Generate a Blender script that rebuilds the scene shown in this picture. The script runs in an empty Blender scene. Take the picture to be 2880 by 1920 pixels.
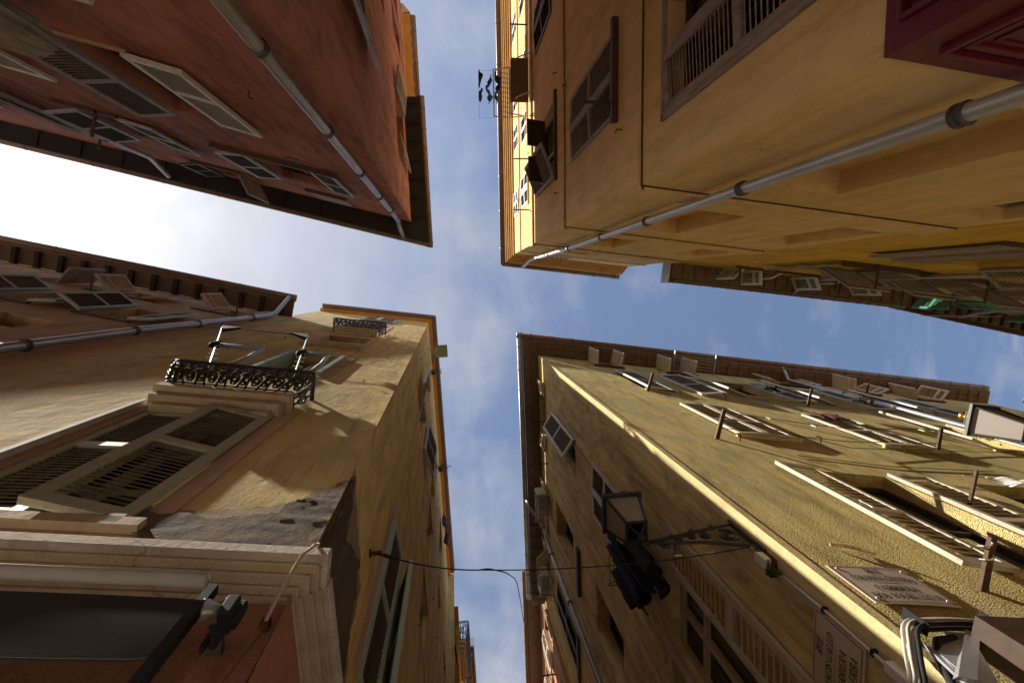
import bpy, bmesh, math, random
from mathutils import Vector, Matrix
random.seed(7)
R = math.radians
SC = bpy.context.scene

# ------------------------------------------------------------------ camera, sky, sun, exposure
cam = bpy.data.cameras.new('camera'); camo = bpy.data.objects.new('camera', cam)
SC.collection.objects.link(camo); SC.camera = camo
cam.lens = 18.0; cam.sensor_width = 36.0; cam.clip_start = .05; cam.clip_end = 2000
rot = Matrix(((0.99325815, 0.01205887, -0.11529454), (0.0, -0.99457475, -0.1040244), (-0.11592346, 0.10332308, -0.98786947)))
camo.matrix_world = Matrix.Translation((0, 0, 1.6)) @ rot.to_4x4()      # eye height, looking almost straight up

SUN_AZ, SUN_EL = 15.5, 50.5          # the sun stands over the -X end of the cross street
sun_dir = Vector((-math.cos(R(SUN_AZ)) * math.cos(R(SUN_EL)), -math.sin(R(SUN_AZ)) * math.cos(R(SUN_EL)), math.sin(R(SUN_EL))))
W = bpy.data.worlds.new('World'); SC.world = W; W.use_nodes = True
nt = W.node_tree; nt.nodes.clear()
def wn(t, **k):
    n = nt.nodes.new(t)
    for a, b in k.items(): setattr(n, a, b)
    return n
def wl(a, b): nt.links.new(a, b)
sky = wn('ShaderNodeTexSky', sky_type='NISHITA', sun_disc=False, sun_elevation=R(SUN_EL))
sky.sun_rotation = math.atan2(sun_dir.x, sun_dir.y)
sky.air_density = 1.0; sky.dust_density = 1.4; sky.ozone_density = 2.2
tc = wn('ShaderNodeTexCoord')
sep = wn('ShaderNodeSeparateXYZ'); wl(tc.outputs['Generated'], sep.inputs[0])
def wmath(op, a, b=None, clamp=False):
    n = wn('ShaderNodeMath', operation=op, use_clamp=clamp)
    for i, v in enumerate((a, b)):
        if v is None: continue
        if isinstance(v, (int, float)): n.inputs[i].default_value = v
        else: wl(v, n.inputs[i])
    return n.outputs[0]
zz = wmath('MAXIMUM', sep.outputs[2], .06)
px = wmath('DIVIDE', sep.outputs[0], zz); py = wmath('DIVIDE', sep.outputs[1], zz)
comb = wn('ShaderNodeCombineXYZ'); wl(px, comb.inputs[0]); wl(py, comb.inputs[1])
def wnoise(scale, loc, detail=7, rough=.58, dist=.4, rotz=0.0):
    mp = wn('ShaderNodeMapping'); mp.inputs['Location'].default_value = loc; mp.inputs['Scale'].default_value = scale
    mp.inputs['Rotation'].default_value = (0, 0, rotz)
    wl(comb.outputs[0], mp.inputs[0])
    n = wn('ShaderNodeTexNoise'); n.inputs['Scale'].default_value = 1; n.inputs['Detail'].default_value = detail
    n.inputs['Roughness'].default_value = rough; n.inputs['Distortion'].default_value = dist
    wl(mp.outputs[0], n.inputs['Vector']); return n.outputs['Fac']
n1 = wnoise((2.2, 3.4, 1), (3.1, 7.7, 0)); n2 = wnoise((9, 4.5, 1), (1.7, 2.2, 0), 8, .6, .4, .5); n3 = wnoise((6.5, 6.5, 1), (9.3, 4.1, 0), 8, .66, .6)
# thin high cloud lies over the sunny (-X) half of the sky and over the +Y end, clear blue elsewhere
east = wmath('ADD', wmath('MULTIPLY', px, -1.05), .24)
south = wmath('MULTIPLY', wmath('SUBTRACT', py, .10), .78)
cov = wmath('ADD', wmath('MAXIMUM', east, south), wmath('MULTIPLY', wmath('SUBTRACT', n1, .5), 1.5))
cov = wmath('ADD', cov, wmath('MULTIPLY', wmath('SUBTRACT', n2, .5), .85))
puff = wmath('MULTIPLY', wmath('SUBTRACT', n3, .56, True), 3.2)      # scattered broken patches
cov = wmath('MINIMUM', wmath('MAXIMUM', wmath('ADD', cov, .04), wmath('MULTIPLY', puff, wmath('SUBTRACT', wmath('MULTIPLY', px, 1.4), .75, True))), .96)
cov = wmath('MAXIMUM', cov, .06)
dotn = wn('ShaderNodeVectorMath', operation='DOT_PRODUCT'); wl(tc.outputs['Generated'], dotn.inputs[0]); dotn.inputs[1].default_value = sun_dir
d0 = wmath('MAXIMUM', dotn.outputs['Value'], 0)
gl = wmath('ADD', wmath('MULTIPLY', wmath('POWER', d0, 12), .8), wmath('MULTIPLY', wmath('POWER', d0, 70), 4.5))
cb = wmath('ADD', wmath('ADD', gl, 2.5), wmath('MULTIPLY', n2, 1.5))
cc = wn('ShaderNodeCombineColor'); wl(wmath('MULTIPLY', cb, .985), cc.inputs[0]); wl(cb, cc.inputs[1]); wl(wmath('MULTIPLY', cb, 1.07), cc.inputs[2])
mx = wn('ShaderNodeMix', data_type='RGBA'); wl(cov, mx.inputs[0]); wl(sky.outputs[0], mx.inputs[6]); wl(cc.outputs[0], mx.inputs[7])
bg = wn('ShaderNodeBackground'); bg.inputs[1].default_value = .096; wl(mx.outputs[2], bg.inputs[0])
wo = wn('ShaderNodeOutputWorld'); wl(bg.outputs[0], wo.inputs[0])

sl = bpy.data.lights.new('sun', 'SUN'); sl.energy = 5.0; sl.angle = R(.53); sl.color = (1.0, .93, .80)
so = bpy.data.objects.new('sun', sl); SC.collection.objects.link(so)
so.rotation_euler = (-sun_dir).to_track_quat('-Z', 'Y').to_euler()
vs = SC.view_settings; vs.view_transform = 'Standard'; vs.look = 'None'; vs.exposure = 0.9; vs.gamma = 1.0; vs.use_curve_mapping = False
SC.cycles.max_bounces = 10; SC.cycles.diffuse_bounces = 7

# ------------------------------------------------------------------ materials
def mat(name):
    m = bpy.data.materials.new(name); m.use_nodes = True
    return m, m.node_tree, m.node_tree.nodes['Principled BSDF']
def noise(t, scale, vscale=(1, 1, 1), detail=5, rough=.55, loc=(0, 0, 0), dist=0.0):
    tcn = t.nodes.new('ShaderNodeTexCoord'); mp = t.nodes.new('ShaderNodeMapping')
    mp.inputs['Scale'].default_value = vscale; mp.inputs['Location'].default_value = loc
    n = t.nodes.new('ShaderNodeTexNoise'); n.inputs['Scale'].default_value = scale; n.inputs['Detail'].default_value = detail
    n.inputs['Roughness'].default_value = rough; n.inputs['Distortion'].default_value = dist
    t.links.new(tcn.outputs['Object'], mp.inputs[0]); t.links.new(mp.outputs[0], n.inputs['Vector'])
    return n.outputs['Fac']
def ramp(t, fac, stops):
    r = t.nodes.new('ShaderNodeValToRGB'); e = r.color_ramp.elements
    while len(e) > 1: e.remove(e[-1])
    for i, (p, c) in enumerate(stops):
        el = e[0] if i == 0 else e.new(p)
        el.position = p; el.color = (*c, 1) if len(c) == 3 else c
    t.links.new(fac, r.inputs[0]); return r.outputs[0]
def mixc(t, fac, a, b, mode='MIX'):
    n = t.nodes.new('ShaderNodeMix'); n.data_type = 'RGBA'; n.blend_type = mode
    for s, v in ((0, fac), (6, a), (7, b)):
        if isinstance(v, (int, float)): n.inputs[s].default_value = v
        elif isinstance(v, tuple): n.inputs[s].default_value = (*v, 1)
        else: t.links.new(v, n.inputs[s])
    return n.outputs[2]
def sc(c, k): return tuple(min(1, x * k) for x in c)
def fmath(t, op, a, b):
    n = t.nodes.new('ShaderNodeMath'); n.operation = op
    for i, v in enumerate((a, b)):
        if isinstance(v, (int, float)): n.inputs[i].default_value = v
        else: t.links.new(v, n.inputs[i])
    return n.outputs[0]
def stucco(name, col, stain, patch=None, fine=70, rough_bump=.25, streak=.8, var=.35, loc=(0, 0, 0), grain=.02, relief=.05, pebble=False):
    m, t, p = mat(name)
    big = noise(t, .6, (1, 1, .6), 7, .62, loc, .8)
    mid = noise(t, 3.4, (1, 1, .42), 8, .70, (3 + loc[0], 1, 5), .5)
    strk = noise(t, 6.5, (1, 1, .085), 8, .68, (1, 7 + loc[1], 2), .3)
    lite = noise(t, 9.0, (1, 1, .12), 8, .7, (8, 2 + loc[1], 4), .4)
    c = ramp(t, big, [(.30, sc(col, 1 - var)), (.5, col), (.70, sc(col, 1 + var * .5))])
    c = mixc(t, .62, c, ramp(t, mid, [(.34, sc(col, 1 - var * 1.35)), (.50, sc(col, 1.0)), (.66, sc(col, 1 + var * .55))]))
    c = mixc(t, ramp(t, strk, [(.48, (0, 0, 0)), (.68, (streak,) * 3)]), c, stain)
    if patch:
        c = mixc(t, ramp(t, lite, [(.54, (0, 0, 0)), (.72, (.55,) * 3)]), c, sc(patch, 1.12))
        pf = ramp(t, noise(t, 1.0, (1, 1, .5), 8, .7, (11, loc[1] + 4, 8), .8), [(.52, (0, 0, 0)), (.64, (.6,) * 3)])
        c = mixc(t, pf, c, patch)
    dots = ramp(t, noise(t, 24, (1, 1, .5), 5, .75, (6, 2, 3)), [(.64, (0, 0, 0)), (.76, (.5,) * 3)])
    c = mixc(t, dots, c, sc(stain, .55))
    gr = noise(t, 120, (1, 1, 1), 3, .7, (2, 5, 1)); c = mixc(t, .5, c, ramp(t, gr, [(.3, (.35,) * 3), (.7, (.65,) * 3)]), 'OVERLAY')
    crk = t.nodes.new('ShaderNodeTexVoronoi'); crk.feature = 'DISTANCE_TO_EDGE'; crk.inputs['Scale'].default_value = .8
    tcn = t.nodes.new('ShaderNodeTexCoord'); wv = t.nodes.new('ShaderNodeVectorMath'); wv.operation = 'MULTIPLY_ADD'
    nz = t.nodes.new('ShaderNodeTexNoise'); nz.inputs['Scale'].default_value = 2.2; nz.inputs['Detail'].default_value = 7
    t.links.new(tcn.outputs['Object'], nz.inputs['Vector']); t.links.new(nz.outputs['Color'], wv.inputs[0]); wv.inputs[1].default_value = (.9, .9, .9); t.links.new(tcn.outputs['Object'], wv.inputs[2])
    t.links.new(wv.outputs[0], crk.inputs['Vector'])
    ck = ramp(t, crk.outputs['Distance'], [(.0, (1,) * 3), (.006, (0,) * 3)])
    cm = fmath(t, 'MULTIPLY', ck, ramp(t, noise(t, .9, (1, 1, 1), 3, .5, (4, 9, 1)), [(.54, (0,) * 3), (.62, (.7,) * 3)]))
    c = mixc(t, cm, c, sc(stain, .4))
    t.links.new(c, p.inputs['Base Color']); p.inputs['Roughness'].default_value = .93
    p.inputs['Specular IOR Level'].default_value = .15
    b1 = t.nodes.new('ShaderNodeBump'); b1.inputs['Strength'].default_value = rough_bump; b1.inputs['Distance'].default_value = grain
    hgt = noise(t, fine, (1, 1, 1), 8, .72)
    if pebble:
        vo = t.nodes.new('ShaderNodeTexVoronoi'); vo.inputs['Scale'].default_value = fine; vo.inputs['Randomness'].default_value = 1
        tv = t.nodes.new('ShaderNodeTexCoord'); t.links.new(tv.outputs['Object'], vo.inputs['Vector'])
        hgt = fmath(t, 'SUBTRACT', fmath(t, 'MULTIPLY', noise(t, fine * .45, (1, 1, 1), 6, .7), 1.4), vo.outputs['Distance'])
    t.links.new(hgt, b1.inputs['Height'])
    b2 = t.nodes.new('ShaderNodeBump'); b2.inputs['Strength'].default_value = .6; b2.inputs['Distance'].default_value = relief
    t.links.new(noise(t, 3.0, (1, 1, .7), 7, .6), b2.inputs['Height']); t.links.new(b1.outputs[0], b2.inputs['Normal'])
    t.links.new(b2.outputs[0], p.inputs['Normal'])
    return m
def paint(name, col, rough=.55, wear=.35, wcol=None, vs_=(1, 1, 1), metal=0.0, scale=14, spec=.4):
    m, t, p = mat(name)
    n = noise(t, scale, vs_, 6, .65)
    c = ramp(t, n, [(.3, sc(col, 1 - wear)), (.55, col), (.75, sc(col, 1 + wear * .4))])
    if wcol:
        c = mixc(t, ramp(t, noise(t, scale * 2.3, vs_, 7, .7, (4, 4, 1)), [(.56, (0, 0, 0)), (.68, (.8,) * 3)]), c, wcol)
    t.links.new(c, p.inputs['Base Color']); p.inputs['Roughness'].default_value = rough; p.inputs['Metallic'].default_value = metal
    p.inputs['Specular IOR Level'].default_value = spec
    b = t.nodes.new('ShaderNodeBump'); b.inputs['Strength'].default_value = .25; b.inputs['Distance'].default_value = .004
    t.links.new(n, b.inputs['Height']); t.links.new(b.outputs[0], p.inputs['Normal'])
    return m
def glassm(name, col=(.015, .018, .02), rough=.06):
    m, t, p = mat(name)
    p.inputs['Base Color'].default_value = (*col, 1); p.inputs['Roughness'].default_value = rough; p.inputs['IOR'].default_value = 1.5
    return m
M = {}
M['red'] = stucco('red_render', (.385, .17, .118), (.21, .08, .065), (.52, .235, .165), 60, .2, .8, .5)
M['ochre'] = stucco('ochre_render', (.76, .54, .25), (.48, .31, .13), (.68, .52, .28), 80, .15, .5, .2, (5, 3, 0))
M['orange'] = stucco('orange_render', (.56, .32, .10), (.38, .19, .06), None, 80, .1, .4, .15)
M['yellow'] = stucco('yellow_render', (.66, .42, .075), (.42, .24, .05), None, 70, .2, .6, .3, (2, 9, 0))
M['cream'] = stucco('cream_render', (.55, .46, .30), (.35, .27, .17), None, 70, .2, .5, .2, (1, 2, 0))
M['balside'] = stucco('balcony_house_side_render', (.62, .45, .17), (.35, .22, .085), (.50, .35, .15), 60, .3, .8, .4, (3, 8, 0))
M['balwall'] = stucco('balcony_house_render', (.58, .44, .185), (.33, .22, .10), (.47, .35, .17), 60, .3, .7, .4, (8, 1, 0))
M['brown'] = stucco('brown_render', (.55, .36, .21), (.32, .19, .12), (.42, .28, .19), 60, .3, .7, .4, (4, 6, 0))
M['rough'] = stucco('olive_roughcast', (.76, .62, .26), (.46, .33, .115), (.62, .53, .30), 84, 1.0, .65, .46, (7, 7, 0), .016, .08, True)
M['olive'] = stucco('olive_smooth_render', (.74, .60, .29), (.34, .26, .125), (.62, .50, .27), 80, .2, .85, .52, (3, 3, 0))
M['trim'] = stucco('pale_trim_render', (.64, .52, .27), (.40, .27, .11), None, 60, .3, .4, .2, (6, 1, 0))
M['pink'] = stucco('pink_surround', (.46, .33, .25), (.33, .19, .13), None, 80, .15, .4, .15)
M['terra'] = stucco('terracotta_shopfront', (.36, .165, .095), (.22, .09, .05), None, 60, .2, .5, .2)
M['salmon'] = stucco('salmon_render', (.52, .27, .15), (.36, .13, .06), None, 70, .2, .5, .2)
M['stone'] = stucco('worn_stone', (.46, .37, .26), (.28, .21, .14), None, 50, .3, .5, .2)
M['flake'] = stucco('flaking_paint', (.62, .55, .46), (.34, .27, .2), (.38, .31, .24), 35, .8, .6, .25)
M['bare'] = stucco('bare_plaster', (.14, .098, .06), (.09, .06, .035), (.28, .20, .115), 55, 1.0, .7, .5)
M['white'] = paint('white_shutter_paint', (.62, .60, .56), .5, .2, (.33, .27, .2), (1, 1, .4))
M['greyblue'] = paint('grey_blue_shutter_paint', (.36, .37, .40), .5, .25, (.2, .16, .14), (1, 1, .4))
M['sage'] = paint('sage_shutter_paint', (.36, .37, .27), .5, .18, (.22, .17, .1), (1, 1, .4))
M['palegreen'] = paint('pale_green_paint', (.34, .42, .33), .5, .15)
M['oldwood'] = paint('weathered_wood', (.33, .27, .22), .8, .5, (.12, .08, .06), (1, 1, .12), 0, 20)
M['greywood'] = paint('grey_brown_shutter', (.30, .25, .21), .75, .35, (.35, .30, .26), (1, 1, .3))
M['tan'] = paint('tan_shutter', (.56, .48, .36), .6, .25, (.28, .19, .12), (1, 1, .4))
M['darkwood'] = paint('dark_brown_wood', (.075, .04, .025), .6, .4)
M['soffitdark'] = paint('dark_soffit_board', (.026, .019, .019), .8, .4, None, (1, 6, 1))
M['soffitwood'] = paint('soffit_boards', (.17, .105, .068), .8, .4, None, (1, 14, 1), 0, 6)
M['teal'] = paint('green_shutter_paint', (.10, .29, .20), .5, .25)
M['redpaint'] = paint('dark_red_gloss_paint', (.135, .010, .018), .45, .25)
M['iron'] = paint('black_iron', (.010, .009, .010), .5, .3, None, (1, 1, 1), 0, 30, .6)
M['rust'] = paint('rusty_iron', (.10, .045, .022), .7, .5, (.05, .03, .02), (1, 1, 1), .2, 30)
M['zinc'] = paint('zinc_pipe', (.40, .40, .42), .42, .25, (.20, .18, .17), (1, 1, .3), .55, 9)
M['zincnew'] = paint('galvanised_pipe', (.50, .49, .48), .42, .25, (.27, .25, .24), (1, 1, .15), .55, 9)
M['brownmetal'] = paint('brown_gutter', (.20, .135, .10), .5, .3, (.11, .08, .06), (1, 1, 1), .3, 8)
M['copper'] = paint('brass_cap', (.55, .36, .13), .3, .25, None, (1, 1, 1), .9, 10)
M['tile'] = paint('clay_tile', (.30, .16, .10), .85, .45, (.18, .12, .09))
M['genoise'] = paint('cornice_tile', (.22, .155, .105), .9, .4, (.13, .09, .07))
M['glass'] = glassm('window_glass'); M['opal'] = paint('opal_glass', (.30, .26, .23), .35, .08, None, (1, 1, 1), 0, 3)
M['dark'] = glassm('dark_interior', (.008, .006, .005), .9)
M['grille'] = paint('dark_lattice', (.05, .045, .04), .6, .4)
M['collar'] = paint('dark_pipe_collar', (.09, .08, .075), .5, .3, None, (1, 1, 1), .4)
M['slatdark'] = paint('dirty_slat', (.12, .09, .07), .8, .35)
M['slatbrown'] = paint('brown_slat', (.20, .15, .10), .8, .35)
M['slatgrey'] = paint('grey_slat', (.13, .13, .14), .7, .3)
M['slatwhite'] = paint('shaded_white_slat', (.30, .29, .28), .6, .3)  # white slats greyed; shade of the louvre gaps is in the colour
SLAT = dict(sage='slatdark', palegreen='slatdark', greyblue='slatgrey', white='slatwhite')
M['wire'] = paint('dark_cable', (.02, .018, .016), .6, .2); M['whitewire'] = paint('pale_cable', (.55, .50, .46), .5, .2)
M['fabric'] = paint('grey_awning_fabric', (.055, .047, .048), 1.0, .12, None, (1, 1, 1), 0, 160, .03); M['tube'] = paint('pale_awning_roll', (.46, .43, .42), .8, .15)
M['blackcloth'] = paint('black_cloth', (.010, .010, .016), .9, .5); M['navy'] = paint('navy_cloth', (.02, .022, .06), .9, .4)
M['bluecloth'] = paint('blue_cloth', (.03, .12, .30), .9, .3); M['maroon'] = paint('maroon_cloth', (.16, .05, .035), .9, .3); M['towel'] = paint('white_towel', (.75, .72, .70), .9, .12)
M['stripe'] = paint('towel_stripe', (.25, .10, .20), .9, .1)
M['plastic'] = paint('white_plastic', (.66, .64, .60), .4, .12); M['acwhite'] = paint('ac_casing', (.52, .49, .43), .45, .15, (.35, .3, .22))
M['leaf'] = paint('plant_leaf', (.06, .085, .03), .6, .4)
M['sign'] = paint('enamel_sign', (.58, .50, .40), .3, .08, None, (1, 1, 1), 0, 4); M['signred'] = paint('sign_red_line', (.28, .02, .03), .35, .1); M['signblack'] = paint('sign_black_letter', (.012, .012, .014), .4, .1)
M['steel'] = paint('bare_aluminium', (.55, .55, .55), .35, .2, None, (14, 14, .6), .7, 8)
M['dish'] = paint('grey_dish', (.30, .29, .36), .5, .1); M['olivesheet'] = paint('olive_sheet', (.26, .27, .15), .6, .1)
M['peg'] = paint('green_peg', (.30, .60, .12), .5, .1); M['foam'] = paint('black_foam', (.012, .012, .013), .85, .3)
M['board'] = paint('brown_box_board', (.16, .085, .035), .7, .3)
M['paving'] = stucco('stone_paving', (.45, .40, .34), (.30, .26, .22), None, 40, .3, .4, .25)
M['bluepole'] = paint('blue_grey_foam', (.22, .27, .36), .5, .15)

# ------------------------------------------------------------------ mesh helpers
class MB:
    def __init__(s): s.v = []; s.f = []
    def add(s, vs_, fs):
        b = len(s.v); s.v += [Vector(v) for v in vs_]; s.f += [tuple(b + i for i in f) for f in fs]; return s
    def hexa(s, p):      # 8 corners: 4 bottom (ccw), 4 top
        return s.add(p, [(0, 3, 2, 1), (4, 5, 6, 7), (0, 1, 5, 4), (1, 2, 6, 5), (2, 3, 7, 6), (3, 0, 4, 7)])
    def box(s, fr, s0, s1, n0, n1, z0, z1):
        return s.hexa([fr(s0, n0, z0), fr(s1, n0, z0), fr(s1, n1, z0), fr(s0, n1, z0), fr(s0, n0, z1), fr(s1, n0, z1), fr(s1, n1, z1), fr(s0, n1, z1)])
    def quad(s, a, b, c, d): return s.add([a, b, c, d], [(0, 1, 2, 3)])
    def tube(s, pts, r, k=8, cap=True):
        pts = [Vector(p) for p in pts]; rings = []; n = len(pts); ref = None
        for i, p in enumerate(pts):
            t = (pts[min(i + 1, n - 1)] - pts[max(i - 1, 0)])
            if t.length < 1e-9: t = Vector((0, 0, 1))
            t.normalize()
            if ref is None: ref = Vector((0, 0, 1)) if abs(t.z) < .9 else Vector((1, 0, 0))
            a = t.cross(ref); a.normalize(); b = t.cross(a); ref = -b if False else ref
            rr = r[i] if isinstance(r, (list, tuple)) else r
            rings.append([p + (a * math.cos(2 * math.pi * j / k) + b * math.sin(2 * math.pi * j / k)) * rr for j in range(k)])
        fs = [(i * k + j, i * k + (j + 1) % k, (i + 1) * k + (j + 1) % k, (i + 1) * k + j) for i in range(n - 1) for j in range(k)]
        if cap: fs += [tuple(range(k))[::-1], tuple((n - 1) * k + j for j in range(k))]
        return s.add([v for rg in rings for v in rg], fs)
    def lathe(s, c, prof, k=14, ax=Vector((0, 0, 1))):
        ax = Vector(ax).normalized(); a = ax.orthogonal().normalized(); b = ax.cross(a); c = Vector(c)
        vs_ = [c + ax * h + (a * math.cos(2 * math.pi * j / k) + b * math.sin(2 * math.pi * j / k)) * r for (r, h) in prof for j in range(k)]
        fs = [(i * k + j, i * k + (j + 1) % k, (i + 1) * k + (j + 1) % k, (i + 1) * k + j) for i in range(len(prof) - 1) for j in range(k)]
        return s.add(vs_, fs + [tuple(range(k))[::-1], tuple((len(prof) - 1) * k + j for j in range(k))])
    def build(s, name, m, parent=None, smooth=False, bev=0.0):
        base = wloc(parent) if parent else Vector((0, 0, 0))
        me = bpy.data.meshes.new(name); me.from_pydata([tuple(v - base) for v in s.v], [], s.f)
        bm = bmesh.new(); bm.from_mesh(me); bmesh.ops.recalc_face_normals(bm, faces=bm.faces); bm.to_mesh(me); bm.free()
        me.materials.append(m)
        if smooth:
            for p in me.polygons: p.use_smooth = True
        o = bpy.data.objects.new(name, me); SC.collection.objects.link(o); o.parent = parent
        if bev:
            b = o.modifiers.new('edge', 'BEVEL'); b.width = bev; b.segments = 2; b.limit_method = 'ANGLE'
        return o
def wloc(o):
    v = Vector(o.location)
    while o.parent: o = o.parent; v += Vector(o.location)
    return v
def thing(name, label, cat, loc, group=None):
    o = bpy.data.objects.new(name, None); SC.collection.objects.link(o); o.location = loc; o.empty_display_size = .1
    return tag(o, label, cat, group)
def tag(o, label, cat, group=None):
    o['label'] = label; o['category'] = cat
    if group: o['group'] = group
    return o
def inst(name, me, parent, loc, rz=0.0, m=None):
    o = bpy.data.objects.new(name, me); SC.collection.objects.link(o); o.parent = parent; o.location = loc; o.rotation_euler = (0, 0, rz)
    return o
class Fr:            # a facade frame: s along the wall, n out of the wall into the street, z up
    def __init__(s, P, ang, o, lean=0.0, zref=0.0):
        s.P = Vector((P[0], P[1], 0)); s.ang = R(ang); s.D = Vector((math.cos(s.ang), math.sin(s.ang), 0))
        s.o = o; s.O = Vector((-s.D.y, s.D.x, 0)) * o; s.lean = lean; s.zref = zref
    def __call__(s, a, n, z): return s.P + s.D * a + s.O * (n + s.lean * max(0, s.zref - z)) + Vector((0, 0, z))
    def at(s, a): return Fr(s.P + s.D * a, math.degrees(s.ang), s.o, s.lean, s.zref)
ID = lambda a, b, c: Vector((a, b, c))

# facades (metres): corner points and street directions of the four blocks and their neighbours
TLc, TRc, BLc, BRc = (-1.038, -1.720), (1.806, -.970), (-.779, 1.142), (2.423, 1.915)
TLs = Fr(TLc, 193.1, -1); TLe = Fr(TLc, -92.5, 1)
TRs = Fr(TRc, 6.0, 1);    TRw = Fr(TRc, -91.0, -1)
BLn = Fr(BLc, 186.7, 1);  BLe = Fr(BLc, 86.65, -1, .0113, 18.9)
BRn = Fr(BRc, 7.0, -1);   BRw = Fr(BRc, 87.8, 1)
TR2 = TRs.at(3.4); TR3 = Fr(TRs(9.9, 0, 0), 11.0, 1)
BLf = Fr(BLn(3.5, 0, 0), 192.0, 1); BRs = BRw.at(7.6); BLs = Fr(BLe(8.9, 0, 0) + Vector((.12, 0, 0)), 86.65, -1)
BRe = BRn.at(15.0)

def wall(name, fr, s0, s1, z0, z1, holes, m, parent, lean0=0.0, thick=.22, sub=None):
    """facade sheet with real openings and reveals; holes = (s0,s1,z0,z1[,depth])"""
    mb = MB(); ss = sorted({s0, s1, *[h[0] for h in holes], *[h[1] for h in holes]}); zs = sorted({z0, z1, *[h[2] for h in holes], *[h[3] for h in holes]})
    ss = [x for x in ss if s0 <= x <= s1]; zs = [x for x in zs if z0 <= x <= z1]
    def pt(a, z):
        return fr(a - (lean0 * max(0, z1 - z) if abs(a - s0) < 1e-6 else 0), 0, z)
    for i in range(len(ss) - 1):
        for j in range(len(zs) - 1):
            cs, cz = (ss[i] + ss[i + 1]) / 2, (zs[j] + zs[j + 1]) / 2
            if any(h[0] < cs < h[1] and h[2] < cz < h[3] for h in holes): continue
            mb.quad(pt(ss[i], zs[j]), pt(ss[i + 1], zs[j]), pt(ss[i + 1], zs[j + 1]), pt(ss[i], zs[j + 1]))
    for h in holes:
        a, b, c, d = h[:4]; t = -(h[4] if len(h) > 4 else thick)
        mb.quad(fr(a, 0, c), fr(a, t, c), fr(a, t, d), fr(a, 0, d)); mb.quad(fr(b, 0, c), fr(b, t, c), fr(b, t, d), fr(b, 0, d))
        mb.quad(fr(a, 0, c), fr(b, 0, c), fr(b, t, c), fr(a, t, c)); mb.quad(fr(a, 0, d), fr(b, 0, d), fr(b, t, d), fr(a, t, d))
        if len(h) > 5: mb.quad(fr(a, t, c), fr(b, t, c), fr(b, t, d), fr(a, t, d))       # blind niche
    # weld so that recalculated normals agree
    me = mb.build(name, m, parent); bm = bmesh.new(); bm.from_mesh(me.data); bmesh.ops.remove_doubles(bm, verts=bm.verts, dist=1e-4)
    bmesh.ops.recalc_face_normals(bm, faces=bm.faces); bm.to_mesh(me.data); bm.free()
    return me
def window(root, fr, s0, s1, z0, z1, m='white', depth=.18, bars=1, cross=1, glass='glass', w=.05):
    f = MB(); t = -depth
    for a, b, c, d in ((s0, s0 + w, z0, z1), (s1 - w, s1, z0, z1), (s0 + w, s1 - w, z0, z0 + w), (s0 + w, s1 - w, z1 - w, z1)): f.box(fr, a, b, t, t + .05, c, d)
    for i in range(bars):
        c = s0 + (s1 - s0) * (i + 1) / (bars + 1); f.box(fr, c - w * .6, c + w * .6, t, t + .055, z0 + w, z1 - w)
    for i in range(cross):
        c = z0 + (z1 - z0) * (i + 1) / (cross + 1)
        f.box(fr, s0 + w, s1 - w, t + .005, t + .04, c - .015, c + .015)
    o = f.build('window', M[m], root)
    MB().quad(fr(s0 + .01, t + .012, z0 + .01), fr(s1 - .01, t + .012, z0 + .01), fr(s1 - .01, t + .012, z1 - .01), fr(s0 + .01, t + .012, z1 - .01)).build('pane', M[glass], o)
    return o
_lc = {}
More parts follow.
